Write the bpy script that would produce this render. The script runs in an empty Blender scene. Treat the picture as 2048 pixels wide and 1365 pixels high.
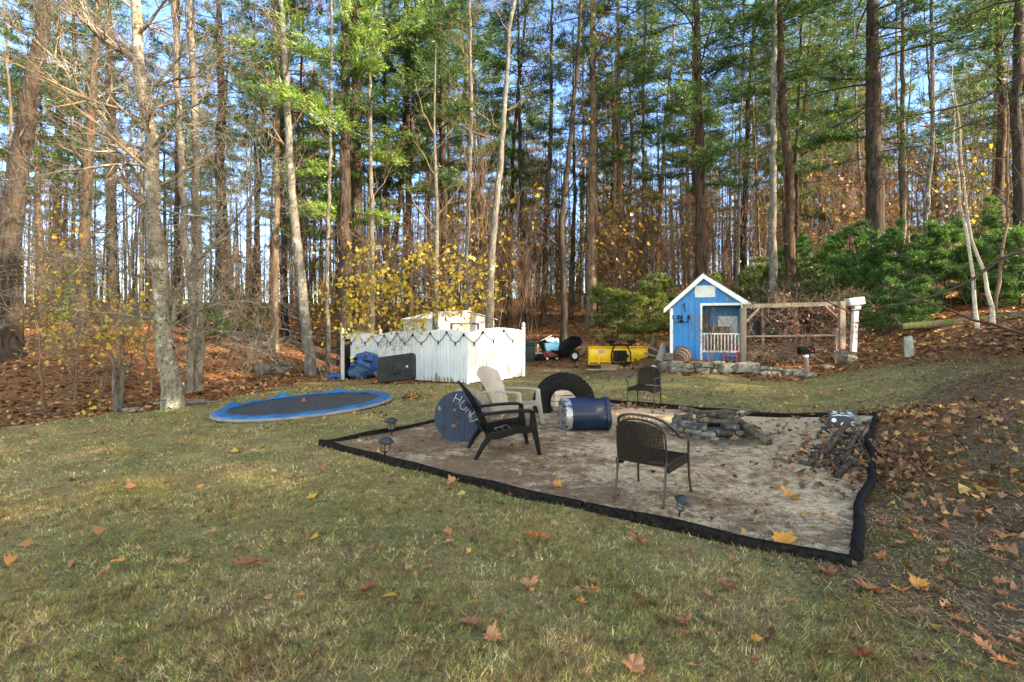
import bpy, math, random
import numpy as np
from mathutils import Vector, Matrix, Euler
R = math.radians
C = bpy.context.scene.collection
sc = bpy.context.scene
random.seed(7); rng = np.random.default_rng(7)
# ------------------------------------------------------------------ camera, sky, sun, exposure
F = 1020.0; HZ = 650.0; EYE = 1.73
cam = bpy.data.cameras.new('camera'); camo = bpy.data.objects.new('camera', cam); C.objects.link(camo)
camo.location = (0, 0, EYE); camo.rotation_euler = (R(90), 0, 0)
cam.sensor_width = 36; cam.lens = F/2048*36; cam.shift_y = -(682.5-HZ)/2048
cam.clip_start = 0.05; cam.clip_end = 3000
sc.camera = camo
SUN_EL, SUN_AZ = 26.0, 118.0           # azimuth clockwise from +Y (the way the camera looks)
w = bpy.data.worlds.new('World'); sc.world = w; w.use_nodes = True
nt = w.node_tree; bg = nt.nodes['Background']
sky = nt.nodes.new('ShaderNodeTexSky'); sky.sky_type = 'NISHITA'; sky.sun_disc = False
sky.sun_elevation = R(SUN_EL); sky.sun_rotation = R(SUN_AZ); sky.air_density = 1.0; sky.dust_density = .6; sky.ozone_density = 1.2
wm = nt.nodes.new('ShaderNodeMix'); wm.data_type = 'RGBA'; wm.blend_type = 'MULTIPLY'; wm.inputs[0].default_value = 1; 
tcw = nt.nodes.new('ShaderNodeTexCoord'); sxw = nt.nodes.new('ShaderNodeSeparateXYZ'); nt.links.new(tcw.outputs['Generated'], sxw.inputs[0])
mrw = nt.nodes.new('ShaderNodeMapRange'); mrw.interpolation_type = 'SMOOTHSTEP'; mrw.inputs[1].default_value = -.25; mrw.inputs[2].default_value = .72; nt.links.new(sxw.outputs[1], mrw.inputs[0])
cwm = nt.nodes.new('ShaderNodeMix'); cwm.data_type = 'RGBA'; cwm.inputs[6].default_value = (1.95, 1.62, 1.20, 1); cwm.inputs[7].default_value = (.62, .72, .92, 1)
nt.links.new(mrw.outputs[0], cwm.inputs[0]); nt.links.new(cwm.outputs[2], wm.inputs[7])   # sky tint added to fill the shade: warm bright overhead and behind, bluer ahead
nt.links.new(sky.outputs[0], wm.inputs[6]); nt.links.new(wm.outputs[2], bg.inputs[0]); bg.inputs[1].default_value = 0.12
sl = bpy.data.lights.new('sun', 'SUN'); sl.energy = 4.3; sl.angle = R(0.6); sl.color = (1, .80, .56)
so = bpy.data.objects.new('sun', sl); C.objects.link(so)
sv = Vector((math.sin(R(SUN_AZ))*math.cos(R(SUN_EL)), math.cos(R(SUN_AZ))*math.cos(R(SUN_EL)), math.sin(R(SUN_EL))))
so.rotation_euler = sv.to_track_quat('Z', 'Y').to_euler(); so.location = (20, -10, 30)
sc.view_settings.view_transform = 'Standard'; sc.view_settings.look = 'None'
sc.view_settings.gamma = 1; sc.view_settings.use_curve_mapping = False
sc.view_settings.exposure = 2.5
sc.cycles.max_bounces = 4; sc.cycles.diffuse_bounces = 2; sc.cycles.glossy_bounces = 2; sc.cycles.transmission_bounces = 2; sc.cycles.transparent_max_bounces = 4
# ------------------------------------------------------------------ terrain height
CP = np.array([(0,0,0),(-5,4,-.15),(-5,0,-.1),(3,0,.05),(3.7,3.6,.03),(5,5,.2),(6.5,6.5,.55),(9,9,.95),(13,13,1.75),
(-2.73,7.26,0),(2.43,3.6,0),(5.9,8.3,.2),(1.14,11.6,0),(1.7,7.7,0),(4,8,.04),(0,5.5,0),(3,10,.05),
(-4.6,11.3,-.05),(-6.6,11.3,-.2),(-2.6,11.3,.03),(-4.6,9.2,-.07),(-4.6,13.3,-.05),
(-8,12.1,-.27),(-11,11,-.48),(-7,7,-.27),(-12,6,-.6),(-14,12,-.5),(-1,2.5,0),
(-1.4,16.7,-.2),(.37,18.4,-.15),(-6.9,21,-.33),(-4,18.8,-.25),(-5,15.5,-.15),
(-9.1,14.5,-.25),(-16,16,.5),(-12,17,.1),(-12,24,.9),(-20,24,1.6),(-12,32,2.1),(-20,34,2.6),(-32,32,2.7),(-20,45,3.6),(-40,45,3.6),
(4,19,.22),(2,19,.02),(2,21,.4),(2.5,24,1.3),(3,32,2.7),(3,45,4.2),(-1,27,1.6),(-4,23,.05),(-8,26,.95),
(5.4,17.5,.53),(8,17.5,.6),(6,20,.85),(5,16.3,.27),(6.8,15.7,.2),(9,15.1,.15),(8,16.6,.45),(6,16.9,.48),
(10.6,16,.63),(10,13,.92),(12.5,14,1.6),(8,12,.3),(5,13,.05),(1.5,14,-.05),
(12.2,15.5,1.5),(15.5,14.8,2.0),(10,20,1.4),(14,20,2.5),(20,20,3.4),(12,30,3.2),(20,34,5),(32,30,5.6),(14,45,5.2),(30,50,6.5),
(0,60,4.4),(-30,60,3.4),(30,65,6.5),(0,90,2),(-60,90,0),(60,90,3),(-40,10,-.5),(-40,-20,-1),(0,-15,0),(15,0,1.2),
(30,0,2.5),(40,15,4),(30,-20,1.5),(10,-5,.5),(-10,-5,-.4)], float)
def _phi(r2): return .5*r2*np.log(r2+1e-9)
def _tps():
    n = len(CP); X = CP[:, :2]
    K = _phi(((X[:, None]-X[None])**2).sum(-1)) + np.eye(n)*.6
    Pm = np.c_[np.ones(n), X]; A = np.zeros((n+3, n+3)); A[:n, :n] = K; A[:n, n:] = Pm; A[n:, :n] = Pm.T
    return np.linalg.solve(A, np.r_[CP[:, 2], 0, 0, 0])
_W = _tps()
def gz(x, y):
    x = np.asarray(x, float); y = np.asarray(y, float); sh = np.broadcast(x, y).shape
    x = np.broadcast_to(x, sh).ravel(); y = np.broadcast_to(y, sh).ravel()
    cx = np.clip(x, -60, 60); cy = np.clip(y, -25, 95); out = np.empty(len(cx))
    for i in range(0, len(cx), 20000):
        s = slice(i, i+20000)
        r2 = (cx[s, None]-CP[None, :, 0])**2+(cy[s, None]-CP[None, :, 1])**2
        out[s] = _phi(r2)@_W[:-3]+_W[-3]+_W[-2]*cx[s]+_W[-1]*cy[s]
    d = np.maximum(np.maximum(abs(x)-60, y-95), np.maximum(-25-y, 0))
    out = out*np.exp(-np.maximum(d, 0)/60) - np.maximum(d, 0)*.03
    return out.reshape(sh) if sh else float(out[0])
def P(px, py, Y): return Vector(((px-1024)/F*Y, Y, EYE-(py-HZ)/F*Y))
_YS = np.concatenate([np.arange(1.5, 30, .06), np.arange(30, 90, .5)])
def G(px, py):
    """point of the ground seen at a place of the photograph"""
    d = EYE-(py-HZ)/F*_YS - gz((px-1024)/F*_YS, _YS)
    k = np.where(d < 0)[0]; k = k[0] if len(k) else len(_YS)-1
    t = d[k-1]/(d[k-1]-d[k]) if k else 0
    Y = _YS[k-1]+t*(_YS[k]-_YS[k-1]); x = (px-1024)/F*Y
    return Vector((x, Y, gz(x, Y)))
# ------------------------------------------------------------------ mesh helpers
class MB:
    def __init__(s): s.v = []; s.f = []; s.m = []; s.cur = 0
    def add(s, vs, fs, mat=None):
        o = len(s.v); s.v += [tuple(p) for p in vs]; s.f += [tuple(i+o for i in f) for f in fs]
        s.m += [s.cur if mat is None else mat]*len(fs)
    def box(s, c, size, rot=None, mat=None):
        x, y, z = [a/2 for a in size]; c = Vector(c)
        vs = [Vector(p) for p in ((-x,-y,-z),(x,-y,-z),(x,y,-z),(-x,y,-z),(-x,-y,z),(x,-y,z),(x,y,z),(-x,y,z))]
        if rot is not None: vs = [rot@p for p in vs]
        s.add([p+c for p in vs], [(0,3,2,1),(4,5,6,7),(0,1,5,4),(1,2,6,5),(2,3,7,6),(3,0,4,7)], mat)
    def bb(s, x0, x1, y0, y1, z0, z1, mat=None): s.box(((x0+x1)/2,(y0+y1)/2,(z0+z1)/2), (x1-x0,y1-y0,z1-z0), None, mat)
    def beam(s, a, b, w, t, up=(0,0,1), mat=None):
        a = Vector(a); b = Vector(b); d = b-a; x = d.normalized(); u = Vector(up)
        y = u.cross(x).normalized(); z = x.cross(y)
        s.box((a+b)/2, (d.length, w, t), Matrix((x, y, z)).transposed(), mat)
    def tube(s, pts, rad, n=8, caps=True, mat=None, closed=False):
        pts = [Vector(p) for p in pts]; k = len(pts)
        if not hasattr(rad, '__len__'): rad = [rad]*k
        vs = []; ref = None
        for i, p in enumerate(pts):
            if closed: d = pts[(i+1) % k]-pts[i-1]
            else: d = pts[min(i+1, k-1)]-pts[max(i-1, 0)]
            d.normalize()
            if ref is None: ref = d.orthogonal().normalized()
            ref = (ref-d*ref.dot(d)).normalized(); b = d.cross(ref)
            for j in range(n):
                a = 2*math.pi*j/n; vs.append(p+(ref*math.cos(a)+b*math.sin(a))*rad[i])
        fs = []
        for i in range(k if closed else k-1):
            for j in range(n):
                a = i*n+j; b2 = i*n+(j+1) % n; q = ((i+1) % k)*n
                fs.append((a, b2, q+(j+1) % n, q+j))
        if caps and not closed: fs += [tuple(range(n))[::-1], tuple((k-1)*n+j for j in range(n))]
        s.add(vs, fs, mat)
    def lathe(s, prof, n=24, mtx=None, mat=None, closed=False):
        vs = []
        for r, z in prof:
            for j in range(n):
                a = 2*math.pi*j/n; vs.append(Vector((r*math.cos(a), r*math.sin(a), z)))
        if mtx is not None: vs = [mtx@p for p in vs]
        k = len(prof); fs = []
        for i in range(k if closed else k-1):
            for j in range(n):
                q = ((i+1) % k)*n; fs.append((i*n+j, i*n+(j+1) % n, q+(j+1) % n, q+j))
        s.add(vs, fs, mat)
    def prism(s, poly, off, mat=None):
        n = len(poly); off = Vector(off); a = [Vector(p) for p in poly]
        s.add(a+[p+off for p in a], [tuple(range(n))[::-1], tuple(range(n, 2*n))]+[(i, (i+1) % n, (i+1) % n+n, i+n) for i in range(n)], mat)
    def build(s, name, mats, parent=None, smooth=False, bevel=0):
        me = bpy.data.meshes.new(name); me.from_pydata(s.v, [], s.f)
        if not isinstance(mats, (list, tuple)): mats = [mats]
        for m in mats: me.materials.append(m)
        me.polygons.foreach_set('material_index', s.m)
        me.update()
        o = bpy.data.objects.new(name, me); C.objects.link(o)
        if parent is not None: o.parent = parent
        if smooth:
            me.polygons.foreach_set('use_smooth', [True]*len(s.f))
            me.set_sharp_from_angle(angle=R(42))
        if bevel:
            b = o.modifiers.new('bevel', 'BEVEL'); b.width = bevel; b.segments = 2; b.limit_method = 'ANGLE'; b.angle_limit = R(40)
        return o
def np_obj(name, V, Fc, mat, parent=None, smooth=False):
    me = bpy.data.meshes.new(name); k = Fc.shape[1]
    me.vertices.add(len(V)); me.vertices.foreach_set('co', V.astype(np.float32).ravel())
    me.loops.add(Fc.size); me.loops.foreach_set('vertex_index', Fc.astype(np.int32).ravel())
    me.polygons.add(len(Fc)); me.polygons.foreach_set('loop_start', (np.arange(len(Fc))*k).astype(np.int32))
    me.materials.append(mat); me.update(calc_edges=True); me.validate()
    if smooth: me.polygons.foreach_set('use_smooth', np.ones(len(Fc), bool))
    o = bpy.data.objects.new(name, me); C.objects.link(o)
    if parent is not None: o.parent = parent
    return o
def tag(o, label, cat, group=None, kind=None):
    o['label'] = label; o['category'] = cat
    if group: o['group'] = group
    if kind: o['kind'] = kind
    return o
def thing(name, label, cat, loc=(0,0,0), rz=0, group=None, rot=None):
    o = bpy.data.objects.new(name, None); C.objects.link(o); o.location = loc
    o.rotation_euler = rot if rot else (0, 0, rz); o.empty_display_size = .2
    return tag(o, label, cat, group)
def dup(t, loc=None, rot=None, scale=None, label=None):
    r = t.copy(); C.objects.link(r)
    if loc is not None: r.location = loc
    if rot is not None: r.rotation_euler = rot
    if scale is not None: r.scale = scale
    if label: r['label'] = label
    for ch in t.children:
        c = ch.copy(); C.objects.link(c); c.parent = r
        for g in ch.children:
            d = g.copy(); C.objects.link(d); d.parent = c
    return r
# ------------------------------------------------------------------ materials
def newmat(name):
    m = bpy.data.materials.new(name); m.use_nodes = True; return m, m.node_tree.nodes, m.node_tree.links
def noise(n, l, scale, detail=4, rough=.55, vec=None, stretch=None, dist=0):
    t = n.new('ShaderNodeTexNoise'); t.inputs['Scale'].default_value = scale; t.inputs['Detail'].default_value = detail
    t.inputs['Roughness'].default_value = rough; t.inputs['Distortion'].default_value = dist
    if vec is not None:
        if stretch:
            mp = n.new('ShaderNodeMapping'); mp.inputs['Scale'].default_value = stretch; l.new(vec, mp.inputs[0]); vec = mp.outputs[0]
        l.new(vec, t.inputs['Vector'])
    return t.outputs['Fac']
def ramp(n, l, fac, stops):
    r = n.new('ShaderNodeValToRGB'); e = r.color_ramp.elements
    while len(e) < len(stops): e.new(.5)
    for i, (p, c) in enumerate(stops): e[i].position = p; e[i].color = (*c, 1) if len(c) == 3 else c
    l.new(fac, r.inputs[0]); return r.outputs[0]
def mix(n, l, fac, a, b, mode='MIX'):
    m = n.new('ShaderNodeMix'); m.data_type = 'RGBA'; m.blend_type = mode
    for k, v in ((0, fac), (6, a), (7, b)):
        if isinstance(v, (int, float)): m.inputs[k].default_value = v
        elif isinstance(v, tuple): m.inputs[k].default_value = (*v, 1)
        else: l.new(v, m.inputs[k])
    return m.outputs[2]
def math_(n, l, op, a, b=0, clamp=False):
    m = n.new('ShaderNodeMath'); m.operation = op; m.use_clamp = clamp
    for k, v in ((0, a), (1, b)):
        if isinstance(v, (int, float)): m.inputs[k].default_value = v
        else: l.new(v, m.inputs[k])
    return m.outputs[0]
def smooth(n, l, v, a, b):
    m = n.new('ShaderNodeMapRange'); m.interpolation_type = 'SMOOTHSTEP'; l.new(v, m.inputs[0])
    m.inputs[1].default_value = a; m.inputs[2].default_value = b; return m.outputs[0]
def bump(n, l, h, strength=.4, dist=.02):
    b = n.new('ShaderNodeBump'); b.inputs['Strength'].default_value = strength; b.inputs['Distance'].default_value = dist
    l.new(h, b.inputs['Height']); return b.outputs[0]
def mk(name, c1, c2=None, scale=8, rough=.6, metal=0, stretch=None, bmp=.2, bd=.01, c3=None, t3=.62, s3=3, spec=None, lo=.35, hi=.65):
    """basic surface: two colours mixed by noise, an optional third one in worn patches"""
    m, n, l = newmat(name); b = n['Principled BSDF']
    tc = n.new('ShaderNodeTexCoord').outputs['Object']
    f = noise(n, l, scale, 6, .6, tc, stretch)
    col = ramp(n, l, f, [(lo, c1), (hi, c2 or tuple(x*.75 for x in c1))])
    if c3:
        g = smooth(n, l, noise(n, l, s3, 8, .7, tc, stretch), t3, t3+.04); col = mix(n, l, g, col, c3)
    l.new(col, b.inputs['Base Color']); b.inputs['Roughness'].default_value = rough; b.inputs['Metallic'].default_value = metal
    if spec is not None: b.inputs['Specular IOR Level'].default_value = spec
    if bmp: l.new(bump(n, l, f, bmp, bd), b.inputs['Normal'])
    return m
def leafmat(name, stops, trans=.35, rough=.6, nscale=1.2, big=None):
    """foliage: one colour per leaf, mixed over large clumps"""
    m, n, l = newmat(name); n.remove(n['Principled BSDF']); out = n['Material Output']
    g = n.new('ShaderNodeNewGeometry'); col = ramp(n, l, g.outputs['Random Per Island'], stops)
    if big:
        f = smooth(n, l, noise(n, l, nscale, 2, .5, g.outputs['Position']), .4, .62); col = mix(n, l, f, col, mix(n, l, .5, col, big))
    d = n.new('ShaderNodeBsdfDiffuse'); t = n.new('ShaderNodeBsdfTranslucent'); l.new(col, d.inputs[0]); l.new(col, t.inputs[0])
    gl = n.new('ShaderNodeBsdfGlossy'); gl.inputs['Roughness'].default_value = .45; gl.inputs[0].default_value = (.8, .8, .8, 1)
    s = n.new('ShaderNodeMixShader'); s.inputs[0].default_value = trans; l.new(d.outputs[0], s.inputs[1]); l.new(t.outputs[0], s.inputs[2])
    s2 = n.new('ShaderNodeMixShader'); s2.inputs[0].default_value = .04; l.new(s.outputs[0], s2.inputs[1]); l.new(gl.outputs[0], s2.inputs[2])
    l.new(s2.outputs[0], out.inputs[0]); return m
def barkmat(name, dark, light, zs=.25, scale=9, lichen=None, lt=.58, bmp=.9, spots=None):
    m, n, l = newmat(name); b = n['Principled BSDF']; tc = n.new('ShaderNodeTexCoord').outputs['Object']
    f = noise(n, l, scale, 8, .65, tc, (1, 1, zs), .6)
    col = ramp(n, l, f, [(.34, dark), (.62, light)])
    if lichen:
        g = smooth(n, l, noise(n, l, 2.2, 8, .72, tc), lt, lt+.06); col = mix(n, l, g, col, lichen)
    if spots:
        g = smooth(n, l, noise(n, l, 11, 4, .65, tc, (1, 1, 1.6)), .58, .63); col = mix(n, l, g, col, spots)
    l.new(col, b.inputs['Base Color']); b.inputs['Roughness'].default_value = .92; b.inputs['Specular IOR Level'].default_value = .2
    l.new(bump(n, l, f, bmp, .05), b.inputs['Normal']); return m
BARK_PINE = barkmat('pine_bark', (.007,.005,.004), (.060,.045,.034), .22, 9)
BARK_RED = barkmat('reddish_pine_bark', (.010,.006,.004), (.090,.060,.040), .25, 8)
BARK_GREY = barkmat('grey_bark', (.035,.031,.025), (.15,.135,.11), .35, 10, (.27,.27,.23), .58)
BARK_MAPLE = barkmat('maple_bark', (.08,.07,.05), (.25,.22,.17), .7, 8, (.38,.38,.32), .54, .8, (.03,.025,.018))
BARK_LIGHT = barkmat('pale_lichen_bark', (.05,.047,.04), (.16,.15,.13), .3, 9, (.24,.25,.22), .56)
BARK_BIRCH = barkmat('birch_bark', (.28,.25,.20), (.48,.45,.39), 3.0, 6, (.05,.04,.03), .66, .3)
BARK_TAN = barkmat('tan_bark', (.045,.03,.02), (.18,.13,.085), .3, 9)
TWIG = mk('twig_bark', (.06,.038,.024), (.14,.09,.055), 3, .9, bmp=0)
TWIG_LIGHT = mk('pale_twig_bark', (.11,.08,.055), (.20,.15,.10), 2, .9, bmp=0)
TWIG_DARK = mk('dark_twig_bark', (.02,.014,.01), (.055,.038,.028), 2, .9, bmp=0)
NEEDLE = leafmat('pine_needles', [(0, (.018,.06,.014)), (.5, (.05,.13,.022)), (1, (.19,.28,.04))], .45, big=(.02,.06,.03), nscale=.5)
NEEDLE_BRIGHT = leafmat('needles_painted_sunlit', [(0, (.09,.19,.03)), (.5, (.15,.27,.04)), (1, (.28,.36,.06))], .4)  # paler copy of the needles, with sunlight put into the colour
NEEDLE_OLIVE = leafmat('olive_pine_needles', [(0, (.05,.09,.015)), (.5, (.13,.18,.03)), (1, (.27,.30,.055))], .45, big=(.03,.08,.03), nscale=.4)
HEMLOCK = leafmat('young_pine_needles', [(0, (.022,.08,.013)), (.5, (.06,.15,.024)), (1, (.17,.28,.045))], .45, big=(.03,.09,.02), nscale=.9)
LEAF_YEL = leafmat('yellow_leaves', [(0, (.45,.26,.015)), (.5, (.62,.45,.03)), (.8, (.50,.50,.05)), (1, (.40,.20,.02))], .5)
LEAF_ORG = leafmat('rusty_leaves', [(0, (.16,.06,.018)), (.5, (.29,.13,.03)), (1, (.38,.24,.05))], .4)
LEAF_RED = leafmat('red_vine_leaves', [(0, (.30,.06,.05)), (.5, (.42,.16,.12)), (1, (.38,.22,.10))], .4)
LITTER = leafmat('leaf_litter', [(0, (.06,.024,.011)), (.35, (.16,.07,.028)), (.7, (.30,.14,.055)), (.93, (.42,.23,.09)), (1, (.50,.33,.08))], .15)
LEAF_BROWN = leafmat('brown_oak_leaf', [(0, (.13,.045,.02)), (.5, (.22,.08,.03)), (1, (.27,.11,.045))], .15)
LEAF_TAN = leafmat('tan_leaf', [(0, (.30,.13,.055)), (1, (.38,.18,.075))], .15)
LEAF_GOLD = leafmat('golden_leaf', [(0, (.40,.16,.018)), (1, (.50,.23,.025))], .2)
LEAF_ORANGE = leafmat('orange_leaf', [(0, (.32,.10,.025)), (1, (.42,.155,.035))], .2)
WHITE = mk('white_paint', (.74,.75,.77), (.66,.67,.69), 5, .55, stretch=(4,4,.6), bmp=.05)
WHITE_PEEL = mk('peeling_white_paint', (.74,.75,.76), (.62,.62,.62), 5, .6, stretch=(1,1,1), c3=(.22,.18,.14), t3=.60, s3=9, bmp=.1)
BLACK_PL = mk('black_plastic', (.006,.006,.007), (.010,.010,.012), 5, .4, bmp=.03, spec=.08)
BLACK_MET = mk('black_metal', (.007,.007,.008), (.014,.012,.011), 9, .5, bmp=.05, spec=.12)
RUBBER = mk('black_rubber', (.007,.007,.007), (.016,.015,.013), 12, .7, bmp=.35, spec=.1)
TAN_PL = mk('tan_plastic', (.34,.285,.225), (.27,.225,.175), 4, .5, bmp=.04)
BRONZE = mk('bronze_tube', (.014,.010,.008), (.030,.021,.017), 14, .42, bmp=.05)
WICKER = mk('dark_wicker', (.010,.007,.006), (.030,.020,.015), 40, .7, spec=.15, bmp=.3, bd=.004)
WOOD_GREY = mk('weathered_wood', (.14,.11,.085), (.25,.21,.165), 7, .85, stretch=(1,1,.2), bmp=.3)
WOOD_BROWN = mk('brown_wood', (.10,.06,.035), (.19,.12,.07), 6, .8, stretch=(1,1,.2), bmp=.25)
GREYPL = mk('grey_plastic', (.30,.31,.31), (.38,.39,.39), 4, .5, bmp=.03)
STONE = mk('granite_stone', (.10,.095,.08), (.25,.24,.21), 5, .9, c3=(.06,.07,.03), t3=.57, s3=3, bmp=.6, bd=.03)
_n, _l = STONE.node_tree.nodes, STONE.node_tree.links; _oi = _n.new('ShaderNodeObjectInfo'); _b = _n['Principled BSDF']; _src = _b.inputs['Base Color'].links[0].from_socket
_l.new(mix(_n, _l, 1., _src, ramp(_n, _l, _oi.outputs['Random'], [(0, (.55,.50,.44)), (.5, (.95,.93,.9)), (1, (1.45,1.4,1.3))]), 'MULTIPLY'), _b.inputs['Base Color'])   # every stone its own grey
YELLOW = mk('yellow_paint', (.80,.50,.008), (.66,.38,.006), 3, .42, c3=(.25,.13,.03), t3=.68, s3=7, bmp=.05)
RED = mk('red_plastic', (.42,.03,.03), (.30,.02,.02), 4, .45, bmp=.03)
BLUE_TARP = mk('blue_tarp', (.012,.09,.34), (.008,.05,.22), 5, .4, bmp=.5, bd=.05)
# ------------------------------------------------------------------ where lawn, litter and sand lie
def poly_in(poly, x, y):
    x = np.asarray(x, float); y = np.asarray(y, float); r = np.zeros(x.shape, bool); n = len(poly)
    for i in range(n):
        x1, y1 = poly[i][:2]; x2, y2 = poly[(i+1) % n][:2]
        if y1 == y2: continue
        c = ((y1 > y) != (y2 > y)) & (x < (x2-x1)*(y-y1)/(y2-y1)+x1); r ^= c
    return r
LAWN = [tuple(G(*p))[:2] for p in ((0,858),(120,841),(230,823),(345,819),(420,806),(520,786),(620,764),(690,762),(760,768),(835,768),
        (930,766),(1043,750),(1050,733),(1180,736),(1320,748),(1500,760),(1620,762),(1700,728),(1810,716),(1950,708),(2048,716))]
LAWN += [(14,10),(14,-12),(-22,-12),(-22,13),(-14,11.6)]
WP = np.array([(tuple(G(a, b))[0], tuple(G(a, b))[1], c, d) for a, b, c, d in (
 (100,1300,1,0),(600,1100,1,0),(1000,1300,1,0),(1400,1250,1,0),(1650,1300,.85,0),(1950,1340,.5,.1),(1800,1180,.35,.1),(2030,1250,.25,.3),
 (1850,1040,.12,.1),(1980,900,.08,.25),(1800,930,.08,.5),(1840,860,.15,.6),(1950,810,.1,.45),(2030,770,.1,.5),(1750,808,.55,.3),
 (1650,800,1,0),(1900,750,.45,.35),(1780,765,.7,.2),(1990,690,0,1),(1850,700,.15,.8),(1750,715,.4,.5),(1400,780,1,0),(1230,770,.9,.1),
 (1150,738,.3,.2),(1250,748,.35,.2),(1080,780,.6,.05),(900,785,1,0),(760,782,.9,.1),(650,772,.5,.4),(500,860,1,0),(100,890,1,0),(300,840,1,0),
 (60,868,1,0),(450,795,1,0),(540,778,.6,.3),(830,778,.8,.2),(1540,775,1,0),(1660,770,.8,.1),(1060,755,.45,.1),(1900,1180,.3,.3),(300,1000,1,0))])
SAND = [(-2.73,7.26),(2.43,3.6),(5.87,8.25),(1.14,11.6)]
TC, TR = (-4.50,11.18), 1.78
PITC = (3.08,7.98)
def weights(x, y):
    sh = np.shape(x); x = np.ravel(x); y = np.ravel(y)
    jx = x+.22*np.sin(y*3.1+x*1.3)+.12*np.sin(y*8.3); jy = y+.22*np.sin(x*2.7)+.12*np.sin(x*7.1+1)
    inside = poly_in(LAWN, jx, jy); L = np.zeros(len(x)); T = np.ones(len(x))
    for i in range(0, len(x), 50000):
        s = slice(i, i+50000); d = ((x[s, None]-WP[None, :, 0])**2+(y[s, None]-WP[None, :, 1])**2+.05)**-1.6
        L[s] = (d*WP[:, 2]).sum(1)/d.sum(1); T[s] = (d*WP[:, 3]).sum(1)/d.sum(1)
    L = np.where(inside, L, 0); T = np.where(inside, T, 1)
    return L.reshape(sh), T.reshape(sh)
def axis(a, b, fine0, fine1, st):
    mid = np.arange(fine0, fine1, st); k = np.arange(1, 34)
    hi = fine1+(b-fine1)*(k/33)**2.2; lo = fine0+(a-fine0)*(k[::-1]/33)**2.2
    return np.r_[lo, mid, hi]
GX = axis(-500, 500, -18, 15, .3); GY = axis(-300, 700, -2, 27, .3)
XX, YY = np.meshgrid(GX, GY); ZZ = gz(XX, YY)
near = (abs(XX) < 40) & (YY < 60)
ZZ += np.where(near, .012*np.sin(XX*2.1+YY)+.01*np.sin(YY*3.3-XX*1.7), 0)
# forest floor: low hummocks
LW, LT = weights(XX, YY)
ZZ += np.where(near, (1-np.clip(LW+LT*0, 0, 1))*(LT > .95)*.06*np.sin(XX*.9+2*np.sin(YY*.7))*np.sin(YY*1.1), 0)
insand = poly_in(SAND, XX, YY)
ny, nx = XX.shape; idx = np.arange(ny*nx).reshape(ny, nx)
Fq = np.stack([idx[:-1, :-1], idx[:-1, 1:], idx[1:, 1:], idx[1:, :-1]], -1).reshape(-1, 4)
def ground_mat():
    m, n, l = newmat('ground_cover'); b = n['Principled BSDF']; g = n.new('ShaderNodeNewGeometry'); p = g.outputs['Position']
    a1 = n.new('ShaderNodeAttribute'); a1.attribute_name = 'lawn'; a2 = n.new('ShaderNodeAttribute'); a2.attribute_name = 'litter'
    fine = noise(n, l, 30, 8, .7, p); mid = noise(n, l, 1.1, 5, .6, p); sp = noise(n, l, 9, 6, .75, p)
    grass = ramp(n, l, mid, [(.30, (.06,.08,.02)), (.42, (.18,.17,.05)), (.52, (.32,.25,.10)), (.66, (.22,.14,.07))])
    grass = mix(n, l, .55, grass, ramp(n, l, fine, [(.3, (.03,.035,.012)), (.7, (.26,.24,.12))]))
    dirt = ramp(n, l, sp, [(.28, (.045,.032,.022)), (.5, (.12,.085,.055)), (.72, (.22,.165,.11))])
    dirt = mix(n, l, smooth(n, l, mid, .5, .62), dirt, (.10,.085,.03))
    lit = ramp(n, l, sp, [(.25, (.035,.018,.01)), (.45, (.13,.06,.028)), (.6, (.24,.12,.05)), (.75, (.36,.20,.09))])
    def edge(a, w): return smooth(n, l, math_(n, l, 'ADD', a, math_(n, l, 'MULTIPLY', math_(n, l, 'SUBTRACT', sp, .5), w)), .35, .65)
    c = mix(n, l, edge(a2.outputs['Fac'], 1.2), dirt, lit); c = mix(n, l, edge(a1.outputs['Fac'], 1.2), c, grass)
    l.new(c, b.inputs['Base Color']); b.inputs['Roughness'].default_value = .95; b.inputs['Specular IOR Level'].default_value = .1
    l.new(bump(n, l, math_(n, l, 'ADD', fine, sp), .8, .05), b.inputs['Normal']); return m
V = np.stack([XX.ravel(), YY.ravel(), ZZ.ravel()], 1)
ground = np_obj('ground', V, Fq, ground_mat(), smooth=True); ground['kind'] = 'structure'
for nm, W in (('lawn', LW), ('litter', LT)):
    at = ground.data.attributes.new(nm, 'FLOAT', 'POINT'); at.data.foreach_set('value', W.ravel().astype(np.float32))
from mathutils.bvhtree import BVHTree
_bvh = BVHTree.FromPolygons([Vector(p) for p in V], [tuple(int(i) for i in f) for f in Fq])
def gzt(x, y):
    h = _bvh.ray_cast(Vector((x, y, 50)), Vector((0, 0, -1)))[0]; return h.z if h else gz(x, y)
def GZ(x, y):
    """interpolated height of the built ground, vectorised"""
    x = np.asarray(x, float); y = np.asarray(y, float)
    i = np.clip(np.searchsorted(GX, x)-1, 0, nx-2); j = np.clip(np.searchsorted(GY, y)-1, 0, ny-2)
    u = (x-GX[i])/(GX[i+1]-GX[i]); v = (y-GY[j])/(GY[j+1]-GY[j])
    return (ZZ[j, i]*(1-u)*(1-v)+ZZ[j, i+1]*u*(1-v)+ZZ[j+1, i]*(1-u)*v+ZZ[j+1, i+1]*u*v)
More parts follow.
